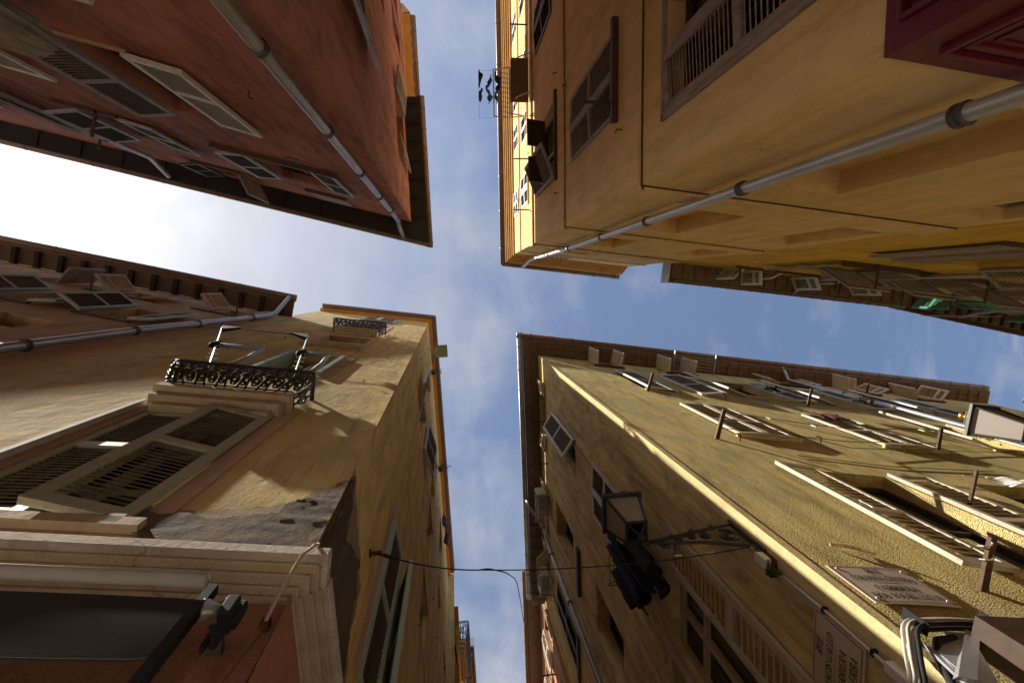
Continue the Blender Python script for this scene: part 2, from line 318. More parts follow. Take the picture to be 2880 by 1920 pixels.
def leaf(root, fr, hs, z0, w, h, sgn, ang, m='white', off=.035, single=False, pitch=.05, mid=.5, flip=1, name='shutter', tilt=None, fw=.055, open_=.6):
    """one louvred shutter leaf, hinged at s=hs; closed it reaches to hs+sgn*w, ang degrees open"""
    d = fr.D * (sgn * math.cos(R(ang))) + fr.O * math.sin(R(ang)); ly = Vector((-d.y, d.x, 0))
    flip = -1 if ly.dot(fr.O) > 0 else 1          # louvres slope down towards the street
    if tilt is None: tilt = 64 if single else 42
    key = (round(w, 3), round(h, 3), m, pitch, mid, flip, single, fw, tilt)
    if key not in _lc:
        f = MB(); t = .02; mr = h * mid
        f.box(ID, 0, fw, -t, t, 0, h); f.box(ID, w - fw, w, -t, t, 0, h)
        f.box(ID, fw, w - fw, -t, t, 0, fw * 1.3); f.box(ID, fw, w - fw, -t, t, h - fw * 1.2, h)
        rails = []
        if mid: f.box(ID, fw, w - fw, -t, t, mr - fw * .6, mr + fw * .6); rails = [(fw * 1.3, mr - fw * .6), (mr + fw * .6, h - fw * 1.2)]
        else: rails = [(fw * 1.3, h - fw * 1.2)]
        zs = []
        for a, b in rails:
            k = max(1, int((b - a) / pitch)); zs += [a + (b - a) * (i + .5) / k for i in range(k)]
        th = .007
        sb = MB(); ca = R(tilt) * flip; c_, s_ = math.cos(ca), math.sin(ca)
        def sl_(z): return lambda x, y, q: Vector((x, y * c_ - q * s_, z + y * s_ + q * c_))
        dd = min(.02, pitch * (.25 if single else .42))
        base = sb.box(sl_(0), fw - .008, w - fw + .008, -dd, dd, -th / 2, th / 2) if single else None
        if single:
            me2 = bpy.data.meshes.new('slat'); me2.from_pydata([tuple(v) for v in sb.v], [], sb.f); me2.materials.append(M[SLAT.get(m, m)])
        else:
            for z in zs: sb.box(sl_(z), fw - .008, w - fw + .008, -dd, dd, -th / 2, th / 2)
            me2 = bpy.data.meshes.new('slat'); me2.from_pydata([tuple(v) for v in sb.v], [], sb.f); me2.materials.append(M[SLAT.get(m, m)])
        me = bpy.data.meshes.new(name); me.from_pydata([tuple(v) for v in f.v], [], f.f); me.materials.append(M[m])
        for q in (me, me2):
            bm = bmesh.new(); bm.from_mesh(q); bmesh.ops.recalc_face_normals(bm, faces=bm.faces); bm.to_mesh(q); bm.free()
        _lc[key] = (me, me2, zs)
    me, me2, zs = _lc[key]
    o = inst(name, me, root, fr(hs, off, z0) - wloc(root), math.atan2(d.y, d.x))
    if single:
        for z in zs: inst('slat', me2, o, (0, 0, z))
    else:
        s = inst('slat', me2, o, (0, 0, 0)); s['kind'] = 'stuff'
    return o
def flap(root, fr, s0, s1, z0, z1, tilt, m='greywood', off=.03, pitch=.06, solid=False):
    """top-hung louvred panel pushed out at the foot by tilt degrees"""
    L = z1 - z0; a = R(tilt); ca, sa = math.cos(a), math.sin(a)
    def g(s, n, q): return fr(s, off + q * sa + n * ca, z1 - q * ca + n * sa)      # q runs down the panel
    f = MB(); w = .05
    for b in ((s0, s0 + w, 0, L), (s1 - w, s1, 0, L), (s0 + w, s1 - w, 0, w), (s0 + w, s1 - w, L - w, L)): f.box(g, b[0], b[1], -.018, .018, b[2], b[3])
    o = f.build('shutter_flap', M[m], root)
    if solid: return MB().box(g, s0 + w, s1 - w, -.006, .006, w, L - w).build('flap_board', M[m], o)
    k = int((L - 2 * w) / pitch); sm = MB()
    for i in range(k):
        c = w + (L - 2 * w) * (i + .5) / k; sm.box(g, s0 + w, s1 - w, -.02, .02, c - .004, c + .004)
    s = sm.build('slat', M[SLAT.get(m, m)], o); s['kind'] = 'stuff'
    return o
def sill(root, fr, s0, s1, z, n=.07, h=.05, m='stone'): return MB().box(fr, s0, s1, -.02, n, z - h, z).build('sill', M[m], root)
def pipe(root, fr, pts, r, m='zinc', collars=(), name='downpipe', k=12):
    o = MB().tube([fr(*p) for p in pts], r, k).build(name, M[m], root, True)
    for c in collars:
        a = fr(*c); MB().lathe(a - Vector((0, 0, .035)), [(r * 1.1, 0), (r * 1.32, .004), (r * 1.32, .022), (r * 1.1, .03), (r * 1.1, .04), (r * 1.32, .048), (r * 1.32, .066), (r * 1.1, .07)], 14).build('collar', M['collar'], o)
    return o
_gj = {}
def gutter(root, fr, s0, s1, n, z, r, m='brownmetal', step=1.0, jitter=.15, start=.3, joints=True, name='gutter'):
    mb = MB(); k = 8; vs_ = []
    for rr in (r, r - .006):
        for a in (s0, s1):
            vs_ += [fr(a, n - math.cos(math.pi * j / k) * rr, z - math.sin(math.pi * j / k) * rr) for j in range(k + 1)]
    q = k + 1; fs = []
    for L in (0, 2): fs += [(L * q + j, L * q + j + 1, (L + 1) * q + j + 1, (L + 1) * q + j) for j in range(k)]
    fs += [(0, q, 3 * q, 2 * q), (k, q + k, 3 * q + k, 2 * q + k)]
    fs += [tuple(range(q)), tuple(range(q, 2 * q))]
    mb.add(vs_, fs); g = mb.build(name, M[m], root, True)
    if joints:
        a = s0 + start
        while a < s1:
            jb = MB()
            vs_ = [fr(b, n - math.cos(math.pi * j / k) * (r + .008), z - math.sin(math.pi * j / k) * (r + .008)) for b in (a - .014, a + .014) for j in range(k + 1)]
            jb.add(vs_, [(j, j + 1, q + j + 1, q + j) for j in range(k)] + [(0, q, q + k, k)]); jb.build('gutter_joint', M[m], g)
            a += step * random.uniform(1 - jitter, 1 + jitter)
    return g
def rafters(root, fr, s0, s1, step, n0, n1, z, w=.09, h=.12, m='soffitdark', name='rafter', jit=.06):
    a = s0; me = None
    while a < s1:
        mb = MB().box(fr, a - w / 2, a + w / 2, n0, n1, z - h, z - .003); mb.build(name, M[m], root); a += step * random.uniform(1 - jit, 1 + jit)
def soffit(root, fr, s0, s1, n0, n1, z, m, t=.05, name='soffit', ext0=0.0):
    return MB().hexa([fr(s0, n0, z), fr(s1, n0, z), fr(s1, n1, z), fr(s0 - ext0, n1, z), fr(s0, n0, z + t), fr(s1, n0, z + t), fr(s1, n1, z + t), fr(s0 - ext0, n1, z + t)]).build(name, m, root)
def block_back(root, P, A, B, z1, m, roof_h=1.2):
    """the two hidden sides and the low tiled roof of a block with street corner P and street ends A and B"""
    P, A, B = Vector(P), Vector(A), Vector(B); Dd = A + B - P; up = Vector((0, 0, z1)); mb = MB()
    for x, y in ((A, Dd), (Dd, B)): mb.quad(x, y, y + up, x + up)
    mb.build('rear_wall', M[m], root)
    c = (P + A + B + Dd) / 4 + Vector((0, 0, z1 + roof_h)); r = MB(); e = Vector((0, 0, z1 + .06))
    for x, y in ((P, A), (A, Dd), (Dd, B), (B, P)): r.add([x + e, y + e, c], [(0, 1, 2)])
    r.build('roof', M['tile'], root)

# ------------------------------------------------------------------ ground
g = MB().quad((-150, -150, 0), (150, -150, 0), (150, 150, 0), (-150, 150, 0)).build('street', M['paving']); g['kind'] = 'structure'

# ================================================================== red house
H = thing('house', 'dark red rendered corner house with deep dark eaves and grey white shutters', 'house', (*TLc, 0))
hs = [(2.0, 2.57, 6.94, 9.06, .28), (4.30, 4.85, 10.65, 12.30), (1.41, 2.45, 10.95, 12.95), (3.75, 4.55, 13.9, 15.2), (4.46, 5.05, 6.95, 8.85), (6.6, 7.4, 10.7, 12.6), (1.08, 1.5, 4.3, 5.0)]
wall('wall', TLs, 0, 14, 0, 15.6, hs, M['red'], H)
he = [(1.66, 2.35, 7.2, 9.15), (1.55, 2.45, 13.0, 14.9), (3.95, 4.55, 13.6, 15.4, .35), (4.75, 5.5, 13.6, 15.3, .35), (4.4, 5.2, 9.9, 11.9), (3.3, 3.9, 9.9, 11.9)]
wall('wall', TLe, 0, 3.15, 0, 15.6, he[:2], M['red'], H); wall('wall', TLe, 3.15, 12, 0, 16.7, he[2:], M['red'], H)
block_back(H, TLs(0, 0, 0), TLs(14, 0, 0), TLe(12, 0, 0), 15.6, 'red')
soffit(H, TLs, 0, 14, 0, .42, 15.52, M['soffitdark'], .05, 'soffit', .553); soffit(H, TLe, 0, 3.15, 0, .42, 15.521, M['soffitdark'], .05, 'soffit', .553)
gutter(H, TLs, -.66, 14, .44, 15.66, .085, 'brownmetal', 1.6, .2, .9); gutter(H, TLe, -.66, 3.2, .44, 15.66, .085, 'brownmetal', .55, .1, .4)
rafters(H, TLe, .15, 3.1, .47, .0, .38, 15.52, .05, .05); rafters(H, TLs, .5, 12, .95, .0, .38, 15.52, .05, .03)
# taller rear part with an ochre moulded eave
soffit(H, TLe, 3.2, 5.75, 0, .22, 16.72, M['orange'], .25, 'eave_moulding'); soffit(H, TLe, 3.2, 5.75, .22, .27, 16.78, M['brownmetal'], .2, 'eave_board')
gutter(H, TLe, 3.2, 5.85, .30, 17.05, .07, 'brownmetal', .9, .1, .5)
rafters(H, TLe, 3.3, 5.7, .3, .19, .24, 16.78, .1, .05, 'orange', 'eave_tile')
MB().hexa([TLe(5.75, 0, 16.7), TLe(6.0, 0, 16.7), TLe(6.0, .05, 16.7), TLe(5.8, .24, 16.75), TLe(5.75, 0, 16.95), TLe(6.0, 0, 16.9), TLe(6.0, .05, 16.9), TLe(5.8, .24, 16.95)]).build('eave_end', M['zinc'], H)
for h, k in ((hs[0], 1), (hs[1], 1), (hs[2], 1), (hs[3], 1), (hs[4], 1), (hs[5], 1), (hs[6], 0)): window(H, TLs, *h[:4], 'darkwood', .2, k, 1)
for h in he: window(H, TLe, *h[:4], 'darkwood', .2, 1, 1)
leaf(H, TLs, 2.0, 6.92, .54, 2.08, 1, 178, 'white', .04, True, .052, .42, -1); leaf(H, TLs, 2.57, 6.94, .46, 2.1, -1, 163, 'greyblue', .05, True, .062, .46, -1, tilt=35)
sill(H, TLs, 1.95, 2.62, 6.94, .03, .03, 'pink')
leaf(H, TLs, 4.30, 10.65, .55, 1.68, 1, 177, 'greyblue', .04, False, .06, .5, -1); leaf(H, TLs, 4.85, 10.65, .5, 1.68, -1, 160, 'greyblue', .05, False, .06, .5, -1)
sill(H, TLs, 4.25, 5.2, 10.63, .05, .05, 'darkwood')
leaf(H, TLs, 1.41, 10.93, .45, 1.95, 1, 178, 'greyblue', .04, False, .06, .5, -1); leaf(H, TLs, 2.45, 10.93, .47, 1.95, -1, 170, 'greyblue', .05, False, .06, .5, -1)
sill(H, TLs, .9, 2.98, 10.92, .08, .07, 'darkwood')
leaf(H, TLs, 3.75, 13.9, .5, 1.3, 1, 128, 'greywood', .04, False, .06, .5, -1); leaf(H, TLs, 4.55, 13.9, .42, 1.3, -1, 165, 'darkwood', .04, False, .06, .5, -1)
sill(H, TLs, 3.7, 4.7, 13.88, .06, .06, 'darkwood')
MB().box(TLs, 1.42, 2.22, .004, .03, 13.98, 15.2).build('shutter', M['greywood'], H); MB().box(TLs, 1.36, 2.28, .0, .07, 13.88, 13.97).build('sill', M['darkwood'], H)
leaf(H, TLs, 4.46, 6.98, .6, 1.85, 1, 178, 'white', .04, True, .06, .5, -1); leaf(H, TLs, 6.6, 10.7, .55, 1.9, 1, 165, 'greyblue', .04, False, .06, .5, -1)
leaf(H, TLs, 7.4, 10.7, .55, 1.9, -1, 165, 'greyblue', .04, False, .06, .5, -1); sill(H, TLs, 6.4, 7.6, 10.68, .06, .05, 'darkwood')
leaf(H, TLs, 1.5, 4.25, .42, 1.55, -1, 178, 'white', .04, False, .06, .5, -1)
leaf(H, TLe, 1.66, 7.3, .48, 1.85, 1, 168, 'greyblue', .04, True, .055, .5, -1); leaf(H, TLe, 2.35, 7.3, .48, 1.85, -1, 178, 'greyblue', .04, False, .055, .5, -1)
leaf(H, TLe, 1.55, 13.0, .45, 1.9, 1, 172, 'greywood', .04, False, .06, .5, -1); leaf(H, TLe, 2.45, 13.0, .45, 1.9, -1, 172, 'greywood', .04, False, .06, .5, -1)
pipe(H, TLs, [(.33, .09, 0), (.28, .09, 7.5), (.27, .09, 13.6), (.26, .11, 14.9), (.2, .3, 15.35), (.12, .42, 15.58)], .052, 'zinc', [(.295, .09, 5.62), (.28, .09, 7.6), (.275, .09, 9.6), (.27, .09, 11.6), (.27, .09, 13.3), (.25, .13, 15.0)])
pipe(H, TLs, [(6.05, .09, 0), (5.95, .09, 14.6), (5.9, .35, 15.4)], .055, 'zinc', [(6.0, .09, 10.9), (5.97, .09, 13.1)])
for a, z, L in ((4.55, 10.58, .42), (6.35, 13.55, .3)): MB().box(TLs, a - .018, a + .018, 0, L, z, z + .035).build('clothesline_bracket', M['rust'], H)
for a, z in ((.95, 7.15), (6.1, 9.6), (1.05, 12.0), (3.55, 11.0)):
    MB().tube([TLs(a, 0, z), TLs(a, .06, z), TLs(a + .005, .06, z + .03), TLs(a - .03, .06, z + .04)], .007, 6).build('shutter_hook', M['rust'], H)
MB().box(TLs, 1.42, 1.62, .002, .02, 10.4, 10.52).build('vent_grille', M['darkwood'], H)
# ribbed grey duct near the dark shutter
d = thing('vent_duct', 'weathered grey ribbed duct with rounded top beside dark louvred shutter', 'duct', TLs(2.4, 0, 5.0))
mb = MB(); prof = []; K = 32
for z, c_, q, y_ in ((4.6, 2.95, .78, .20), (5.4, 2.64, .52, .19), (6.0, 2.42, .33, .17), (6.26, 2.33, .25, .15), (6.38, 2.28, .17, .12), (6.42, 2.26, .02, .02)):
    prof.append([TLs(c_ + q * (1 + (.05 if j % 2 else -.04)) * math.cos(2 * math.pi * j / K), .26 + y_ * (1 + (.09 if j % 2 else -.07)) * math.sin(2 * math.pi * j / K), z) for j in range(K)])
mb.add([v for r_ in prof for v in r_], [(i * K + j, i * K + (j + 1) % K, (i + 1) * K + (j + 1) % K, (i + 1) * K + j) for i in range(len(prof) - 1) for j in range(K)])
M['ductgrey'] = paint('weathered_duct', (.30, .275, .26), .75, .5, (.15, .13, .12), (1, 1, .2), 0, 12)
mb.build('duct_body', M['ductgrey'], d)

# ================================================================== ochre house
H = thing('house', 'tall ochre corner house with orange cornice, raised string courses and silver corner pipe', 'house', (*TRc, 0))
hn = [(.86, 1.55, 3.9, 5.82, .2, 1), (2.73, 3.3, 4.4, 5.88), (2.66, 3.2, 7.1, 8.82, .22, 1), (.84, 1.55, 7.2, 9.08, .22, 1), (2.68, 3.2, 10.0, 11.75, .22, 1), (.79, 1.5, 10.3, 11.97, .22, 1), (.78, 1.46, 13.2, 14.12, .22, 1), (2.55, 3.05, 12.75, 13.45, .22, 1)]
wall('wall', TRs, 0, 3.4, 0, 17.0, hn, M['ochre'], H)
hw = [(.48, 1.36, 3.98, 5.87), (.88, 1.78, 7.22, 9.27), (.9, 2.2, 10.4, 12.35), (3.7, 4.55, 10.7, 12.4), (1.0, 1.75, 13.5, 14.75), (3.85, 4.55, 13.5, 14.8), (1.0, 1.65, 15.35, 16.2), (3.75, 4.35, 15.4, 16.3), (2.75, 3.4, 15.4, 16.3), (2.55, 3.2, 13.5, 14.8), (5.6, 6.2, 15.4, 16.3), (5.5, 6.2, 13.5, 14.8), (6.2, 7.0, 10.6, 12.4), (3.6, 4.5, 7.2, 9.2)]
wall('wall', TRw, 0, 14, 0, 17.0, hw, M['ochre'], H)
block_back(H, TRs(0, 0, 0), TRs(3.4, 0, 0), TRw(14, 0, 0), 17.0, 'ochre')
H_TR = H
MB().quad(TRs(3.4, 0, 12), TRs(3.4, -14, 12), TRs(3.4, -14, 17), TRs(3.4, 0, 17)).build('side_wall', M['ochre'], H)
for z in (6.41, 9.72, 12.86):
    MB().box(TRw, -.045, 14, -.02, .04, z + .012, z + .38).build('string_course', M['ochre'], H); MB().box(TRs, .001, 3.4, -.02, .04, z + .012, z + .38).build('string_course', M['ochre'], H)
    MB().box(TRw, -.015, 14, .003, .012, z - .012, z + .010).build('joint_shade', M['darkwood'], H); MB().box(TRs, .0, 3.4, .003, .012, z - .012, z + .010).build('joint_shade', M['darkwood'], H)  # dark strip stands in for the shaded groove under each band
MB().box(TRw, -.03, 14, .0, .025, 15.0, 15.06).build('string_course', M['ochre'], H); MB().box(TRs, 0, 3.4, .0, .025, 15.0, 15.06).build('string_course', M['ochre'], H)
for i, (n, z) in enumerate(((.045, 16.35), (.085, 16.52), (.13, 16.66), (.17, 16.8), (.205, 16.93))):
    MB().box(TRw, -n, 14, -.05, n, z, z + .2).build('cornice_moulding', M['orange'], H); MB().box(TRs, .0, 3.4 - .05 + n * .4, -.05, n, z + .001, z + .199).build('cornice_moulding', M['orange'], H)
gutter(H, TRw, -.27, 14, .27, 17.2, .075, 'brownmetal', 1.05, .12, .5); gutter(H, TRs, -.27, 3.42, .27, 17.2, .075, 'brownmetal', .62, .1, .35)
pipe(H, TRs, [(.60, .1, 0), (.60, .1, 3.2), (.585, .1, 6), (.60, .1, 12), (.55, .1, 15.2), (.5, .1, 16.0), (.44, .14, 16.4), (.38, .27, 16.75), (.36, .29, 17.1)], .045, 'zincnew', [(.60, .1, 3.84), (.586, .1, 5.66), (.59, .1, 7.75), (.60, .1, 9.7), (.6, .1, 12.0), (.57, .1, 14.0), (.54, .1, 15.4)])
# shopfront case
f = MB(); f.box(TRw, -.03, 6, -.02, .03, .3, 3.63); f.box(TRs, .001, 3.4, -.02, .03, .3, 3.63); sf = f.build('shopfront_case', M['redpaint'], H, False, .006)
for fr_, a, b, zt in ((TRw, .07, 1.6, 3.545), (TRs, .10, 2.6, 3.50)):
    for e, n0, n1, dz in ((0, .028, .060, .022), (.05, .028, .046, .03), (.11, .028, .040, .012)):
        q = MB(); q.box(fr_, a + e, b - e, n0, n1, zt - e - dz, zt - e); q.box(fr_, a + e, a + e + .02, n0, n1 - .001, .8, zt - e - dz); q.build('panel_moulding', M['redpaint'], sf, False, .004)
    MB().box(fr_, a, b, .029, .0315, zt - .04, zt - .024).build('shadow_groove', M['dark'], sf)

# windows on the street side
window(H, TRw, *hw[0][:4], 'darkwood', .2, 1, 2); leaf(H, TRw, .48, 3.98, .44, 1.88, 1, 4, 'oldwood', .0, True, .052, .42, 1, fw=.062)
MB().box(TRw, .93, .985, -.02, .03, 3.98, 5.85).build('frame_post', M['oldwood'], H)
MB().box(TRw, .43, .477, .0, .028, 3.98, 5.93).build('frame_post', M['oldwood'], H); MB().box(TRw, .43, 1.4, .0, .028, 5.874, 5.93).build('lintel', M['oldwood'], H)
leaf(H, TRw, .88, 7.22, .45, 2.04, 1, 3, 'greywood', .0, True, .058, .5, 1, fw=.05); leaf(H, TRw, 1.78, 7.22, .45, 2.04, -1, 3, 'greywood', .0, True, .058, .5, 1, fw=.05)
MB().box(TRw, .8, 1.86, 0, .07, 7.13, 7.2).build('sill', M['darkwood'], H); window(H, TRw, *hw[1][:4], 'darkwood', .2)
window(H, TRw, *hw[2][:4], 'darkwood', .2, 1, 1); MB().box(TRw, .85, 2.3, 0, .05, 10.32, 10.4).build('sill', M['darkwood'], H)
flap(H, TRw, .98, 1.42, 10.92, 11.30, 62, 'darkwood', solid=True); flap(H, TRw, 1.62, 2.08, 10.92, 11.30, 66, 'darkwood', solid=True)
leaf(H, TRw, .9, 10.42, .62, 1.9, 1, 22, 'greywood', .03, False, .058, .5, 1)
for h in hw[3:]: window(H, TRw, *h[:4], 'white', .06, 1, 1, 'glass', .055)
leaf(H, TRw, 3.7, 10.72, .42, 1.66, 1, 5, 'darkwood', .0, False, .058, .5, 1); leaf(H, TRw, 4.55, 10.72, .42, 1.66, -1, 5, 'darkwood', .0, False, .058, .5, 1)
for h in (hw[4], hw[9], hw[5], hw[11]): sill(H, TRw, h[0] - .06, h[1] + .06, h[2], .05, .05, 'ochre')
for h in (hw[4], hw[6]): leaf(H, TRw, h[1], h[2], .36, h[3] - h[2], -1, 3, 'white', .0, False, .055, .5, 1); leaf(H, TRw, h[0], h[2], .36, h[3] - h[2], 1, 3, 'white', .0, False, .055, .5, 1)
for a, z in ((1.9, 13.3), (.8, 13.4), (4.85, 13.55), (1.0, 7.15), (5.6, 10.5)):
    MB().box(TRw, a - .012, a + .012, 0, .38, z - .012, z + .012).build('clothesline_bracket', M['rust'], H)
for a, z in ((2.55, 10.3), (.62, 10.3), (.68, 7.0), (2.2, 7.0), (5.2, 10.4), (2.0, 13.2), (2.1, 9.6)):
    MB().tube([TRw(a, 0, z), TRw(a, .06, z), TRw(a + .005, .06, z + .02), TRw(a - .025, .06, z + .03)], .007, 6).build('shutter_hook', M['rust'], H)
window(H, TRs, *hn[1][:4], 'greywood', .16, 1, 1)
MB().box(TRs, .75, 1.5, .003, .03, 15.55, 15.9).build('vent_frame', M['white'], H)
for i in range(5): MB().box(TRs, .8 + .13 * i, .87 + .13 * i, .03, .036, 15.6, 15.85).build('vent_slot', M['dark'], H)

# ================================================================== yellow neighbour
H = thing('house', 'deep yellow terraced house between the ochre corner house and green shutters', 'house', TRs(3.4, 0, 0))
y2 = [(.95, 1.35, 6.7, 8.6), (1.75, 2.6, 9.75, 11.7), (3.2, 4.1, 9.9, 11.9), (4.95, 5.8, 9.95, 11.9), (1.9, 2.9, 6.8, 8.7), (1.35, 1.75, 12.5, 13.35), (2.3, 3.1, 12.5, 13.4), (3.9, 4.6, 12.5, 13.4), (4.2, 5.2, 6.8, 8.7)]
wall('wall', TR2, .001, 6.5, 0, 13.5, y2, M['yellow'], H)
block_back(H, TR2(0, 0, 0), TR2(6.5, 0, 0), TR2(0, -8, 0), 13.5, 'yellow')
soffit(H, TR2, .0, 6.5, 0, .36, 13.52, M['genoise'], .08)
rafters(H, TR2, .1, 6.5, .30, 0, .34, 13.52, .05, .06, 'genoise', 'eave_tile'); gutter(H, TR2, 0, 6.5, .40, 13.62, .075, 'brownmetal', .33, .15, .2)
MB().box(TR2, -.025, -.002, 0, .5, 13.35, 13.8).build('eave_end_board', M['zinc'], H)
for h in y2: window(H, TR2, *h[:4], 'darkwood', .18)
leaf(H, TR2, 1.35, 6.72, .42, 1.86, -1, 5, 'greywood', .02, False, .05, .5, -1); sill(H, TR2, .9, 1.45, 6.72, .05, .05, 'darkwood')
leaf(H, TR2, 1.9, 6.8, .5, 1.88, 1, 178, 'greywood', .03, False, .05, .5, -1); leaf(H, TR2, 2.9, 6.8, .5, 1.88, -1, 150, 'greywood', .03, False, .05, .5, -1); leaf(H, TR2, 4.2, 6.8, .5, 1.88, 1, 160, 'greywood', .03, False, .05, .5, -1)
for h in y2[1:4]:
    leaf(H, TR2, h[0], h[2], .46, h[3] - h[2], 1, 172, 'greywood', .03, False, .06, .5, -1); leaf(H, TR2, h[1], h[2], .46, h[3] - h[2], -1, 166, 'greywood', .03, False, .06, .5, -1)
    flap(H, TR2, h[0] + .02, h[1] - .02, h[2] + .05, h[2] + 1.0, 24, 'greywood'); sill(H, TR2, h[0] - .3, h[1] + .3, h[2] - .03, .09, .06, 'darkwood')
for h, a in ((y2[5], 100), (y2[6], 120), (y2[7], 130)):
    leaf(H, TR2, h[0], h[2], .34, h[3] - h[2] - .03, 1, a + 30, 'white', .03, False, .05, .35, -1); leaf(H, TR2, h[1], h[2], .34, h[3] - h[2] - .03, -1, a, 'white', .03, False, .05, .35, -1)
    sill(H, TR2, h[0] - .2, h[1] + .2, h[2], .05, .04, 'darkwood')
pipe(H, TR2, [(3.35, .37, 13.55), (3.3, .3, 13.3), (3.25, .08, 12.9), (3.25, .08, 0)], .045, 'zinc')
for a, z, L in ((2.05, 9.6, .42), (4.55, 9.9, .42), (1.2, 12.4, .35), (3.55, 12.4, .3)): MB().box(TR2, a - .018, a + .018, 0, L, z, z + .03).build('clothesline_bracket', M['rust'], H)
for a0, a1, z in ((2.05, 4.55, 9.75),):
    MB().tube([TR2(a0, .38, z), TR2((a0 + a1) / 2, .38, z - .06), TR2(a1, .38, z + .2)], .005, 5).build('clothesline', M['whitewire'], H)

# ================================================================== house with green shutters
H = thing('house', 'pale cream house with sea green shutters at far end of the terrace', 'house', TR3(0, 0, 0))
y3 = [(.55, 1.35, 12.75, 13.7), (3.4, 4.2, 12.6, 13.6), (.9, 1.8, 9.9, 11.8), (4.4, 5.3, 9.9, 11.8)]
wall('wall', TR3, .001, 9, 0, 13.9, y3, M['cream'], H); block_back(H, TR3(0, 0, 0), TR3(9, 0, 0), TR3(0, -8, 0), 13.9, 'cream')
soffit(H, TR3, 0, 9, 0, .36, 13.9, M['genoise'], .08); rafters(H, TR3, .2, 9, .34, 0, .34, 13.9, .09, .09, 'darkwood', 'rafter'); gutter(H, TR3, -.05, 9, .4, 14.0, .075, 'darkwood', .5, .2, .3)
for h in y3: window(H, TR3, *h[:4], 'darkwood', .18)
leaf(H, TR3, .55, 12.72, .42, .98, 1, 118, 'teal', .03, True, .075, .5, -1); leaf(H, TR3, 1.35, 12.72, .42, .98, -1, 165, 'teal', .03, False, .075, .5, -1)
leaf(H, TR3, 3.4, 12.6, .42, .98, 1, 150, 'teal', .03, False, .075, .5, -1); leaf(H, TR3, 4.2, 12.6, .42, .98, -1, 150, 'teal', .03, False, .075, .5, -1)
leaf(H, TR3, .9, 9.95, .46, 1.85, 1, 176, 'greywood', .03, True, .075, .5, -1, fw=.05); leaf(H, TR3, 1.8, 9.95, .46, 1.85, -1, 176, 'greywood', .03, False, .075, .5, -1)
leaf(H, TR3, 4.4, 9.95, .46, 1.85, 1, 170, 'teal', .03, False, .075, .5, -1)
pipe(H, TR3, [(2.0, .35, 13.9), (2.02, .2, 13.4), (2.1, .08, 12.9), (2.15, .08, 0)], .045, 'zinc', [(2.14, .08, 11.3)])
for a, z in ((.2, 12.5), (3.0, 12.3)): MB().box(TR3, a - .016, a + .016, 0, .4, z, z + .03).build('clothesline_bracket', M['rust'], H)
for p in ([(1.9, .02, 12.6), (2.1, .25, 12.9), (1.5, .42, 13.6), (.9, .5, 13.95)], [(1.6, .02, 12.9), (1.9, .3, 13.2), (1.2, .44, 13.9)]):
    MB().tube([TR3(*q) for q in p], .008, 6).build('loose_wire', M['whitewire'], H)

# ================================================================== balcony corner house
H = thing('house', 'brownish ochre corner house with black iron balconies and broken corner plaster', 'house', (*BLc, 0)); H_BL = H
bn = [(.68, 1.62, 3.98, 5.86, .2), (.80, 1.60, 7.85, 9.38), (.86, 1.66, 10.62, 12.15), (.92, 1.92, 13.6, 15.6), (.95, 1.85, 16.6, 17.9)]
wall('wall', BLn, 0, 3.5, 3.47, 18.8, bn, M['balwall'], H, .0113); wall('shopfront_wall', BLn, -.16, 3.5, 0, 3.469, [], M['terra'], H)
be = [(1.1, 1.85, 11.0, 12.9), (3.1, 3.95, 7.95, 9.2), (3.2, 4.0, 10.4, 12.0), (3.3, 4.1, 12.6, 14.2), (1.0, 1.72, 4.3, 6.25), (1.1, 1.85, 14.4, 16.3), (3.3, 4.2, 14.9, 16.6), (5.5, 6.3, 11.0, 13.0), (5.5, 6.3, 14.0, 16.0), (7.2, 7.9, 11.0, 13.0), (3.0, 3.8, 4.6, 6.4)]
wall('wall', BLe, 0, 8.9, 3.47, 18.8, be, M['balside'], H); wall('shopfront_wall', BLe, 0, 8.9, 0, 3.469, [], M['terra'], H)
block_back(H, BLn(0, 0, 0), BLn(3.5, 0, 0), BLe(8.9, 0, 0), 18.8, 'balwall')
soffit(H, BLn, 0, 3.45, 0, .1, 18.62, M['orange'], .3, 'eave_moulding', .1); soffit(H, BLe, 0, 8.8, 0, .1, 18.62, M['orange'], .3, 'eave_moulding', .1)
soffit(H, BLn, -.03, 3.42, .06, .17, 18.74, M['brownmetal'], .2, 'eave_board', .14); soffit(H, BLe, -.03, 8.8, .06, .17, 18.74, M['brownmetal'], .2, 'eave_board', .14)
gutter(H, BLn, -.19, 3.45, .19, 18.92, .06, 'brownmetal', 9, .1, 9, False); gutter(H, BLe, -.19, 8.85, .19, 18.92, .06, 'brownmetal', 1.6, .1, 1)
rafters(H, BLn, .1, 3.4, .22, .09, .105, 18.70, .13, .1, 'orange', 'eave_tile'); rafters(H, BLe, .1, 8.7, .22, .09, .105, 18.70, .13, .1, 'orange', 'eave_tile')
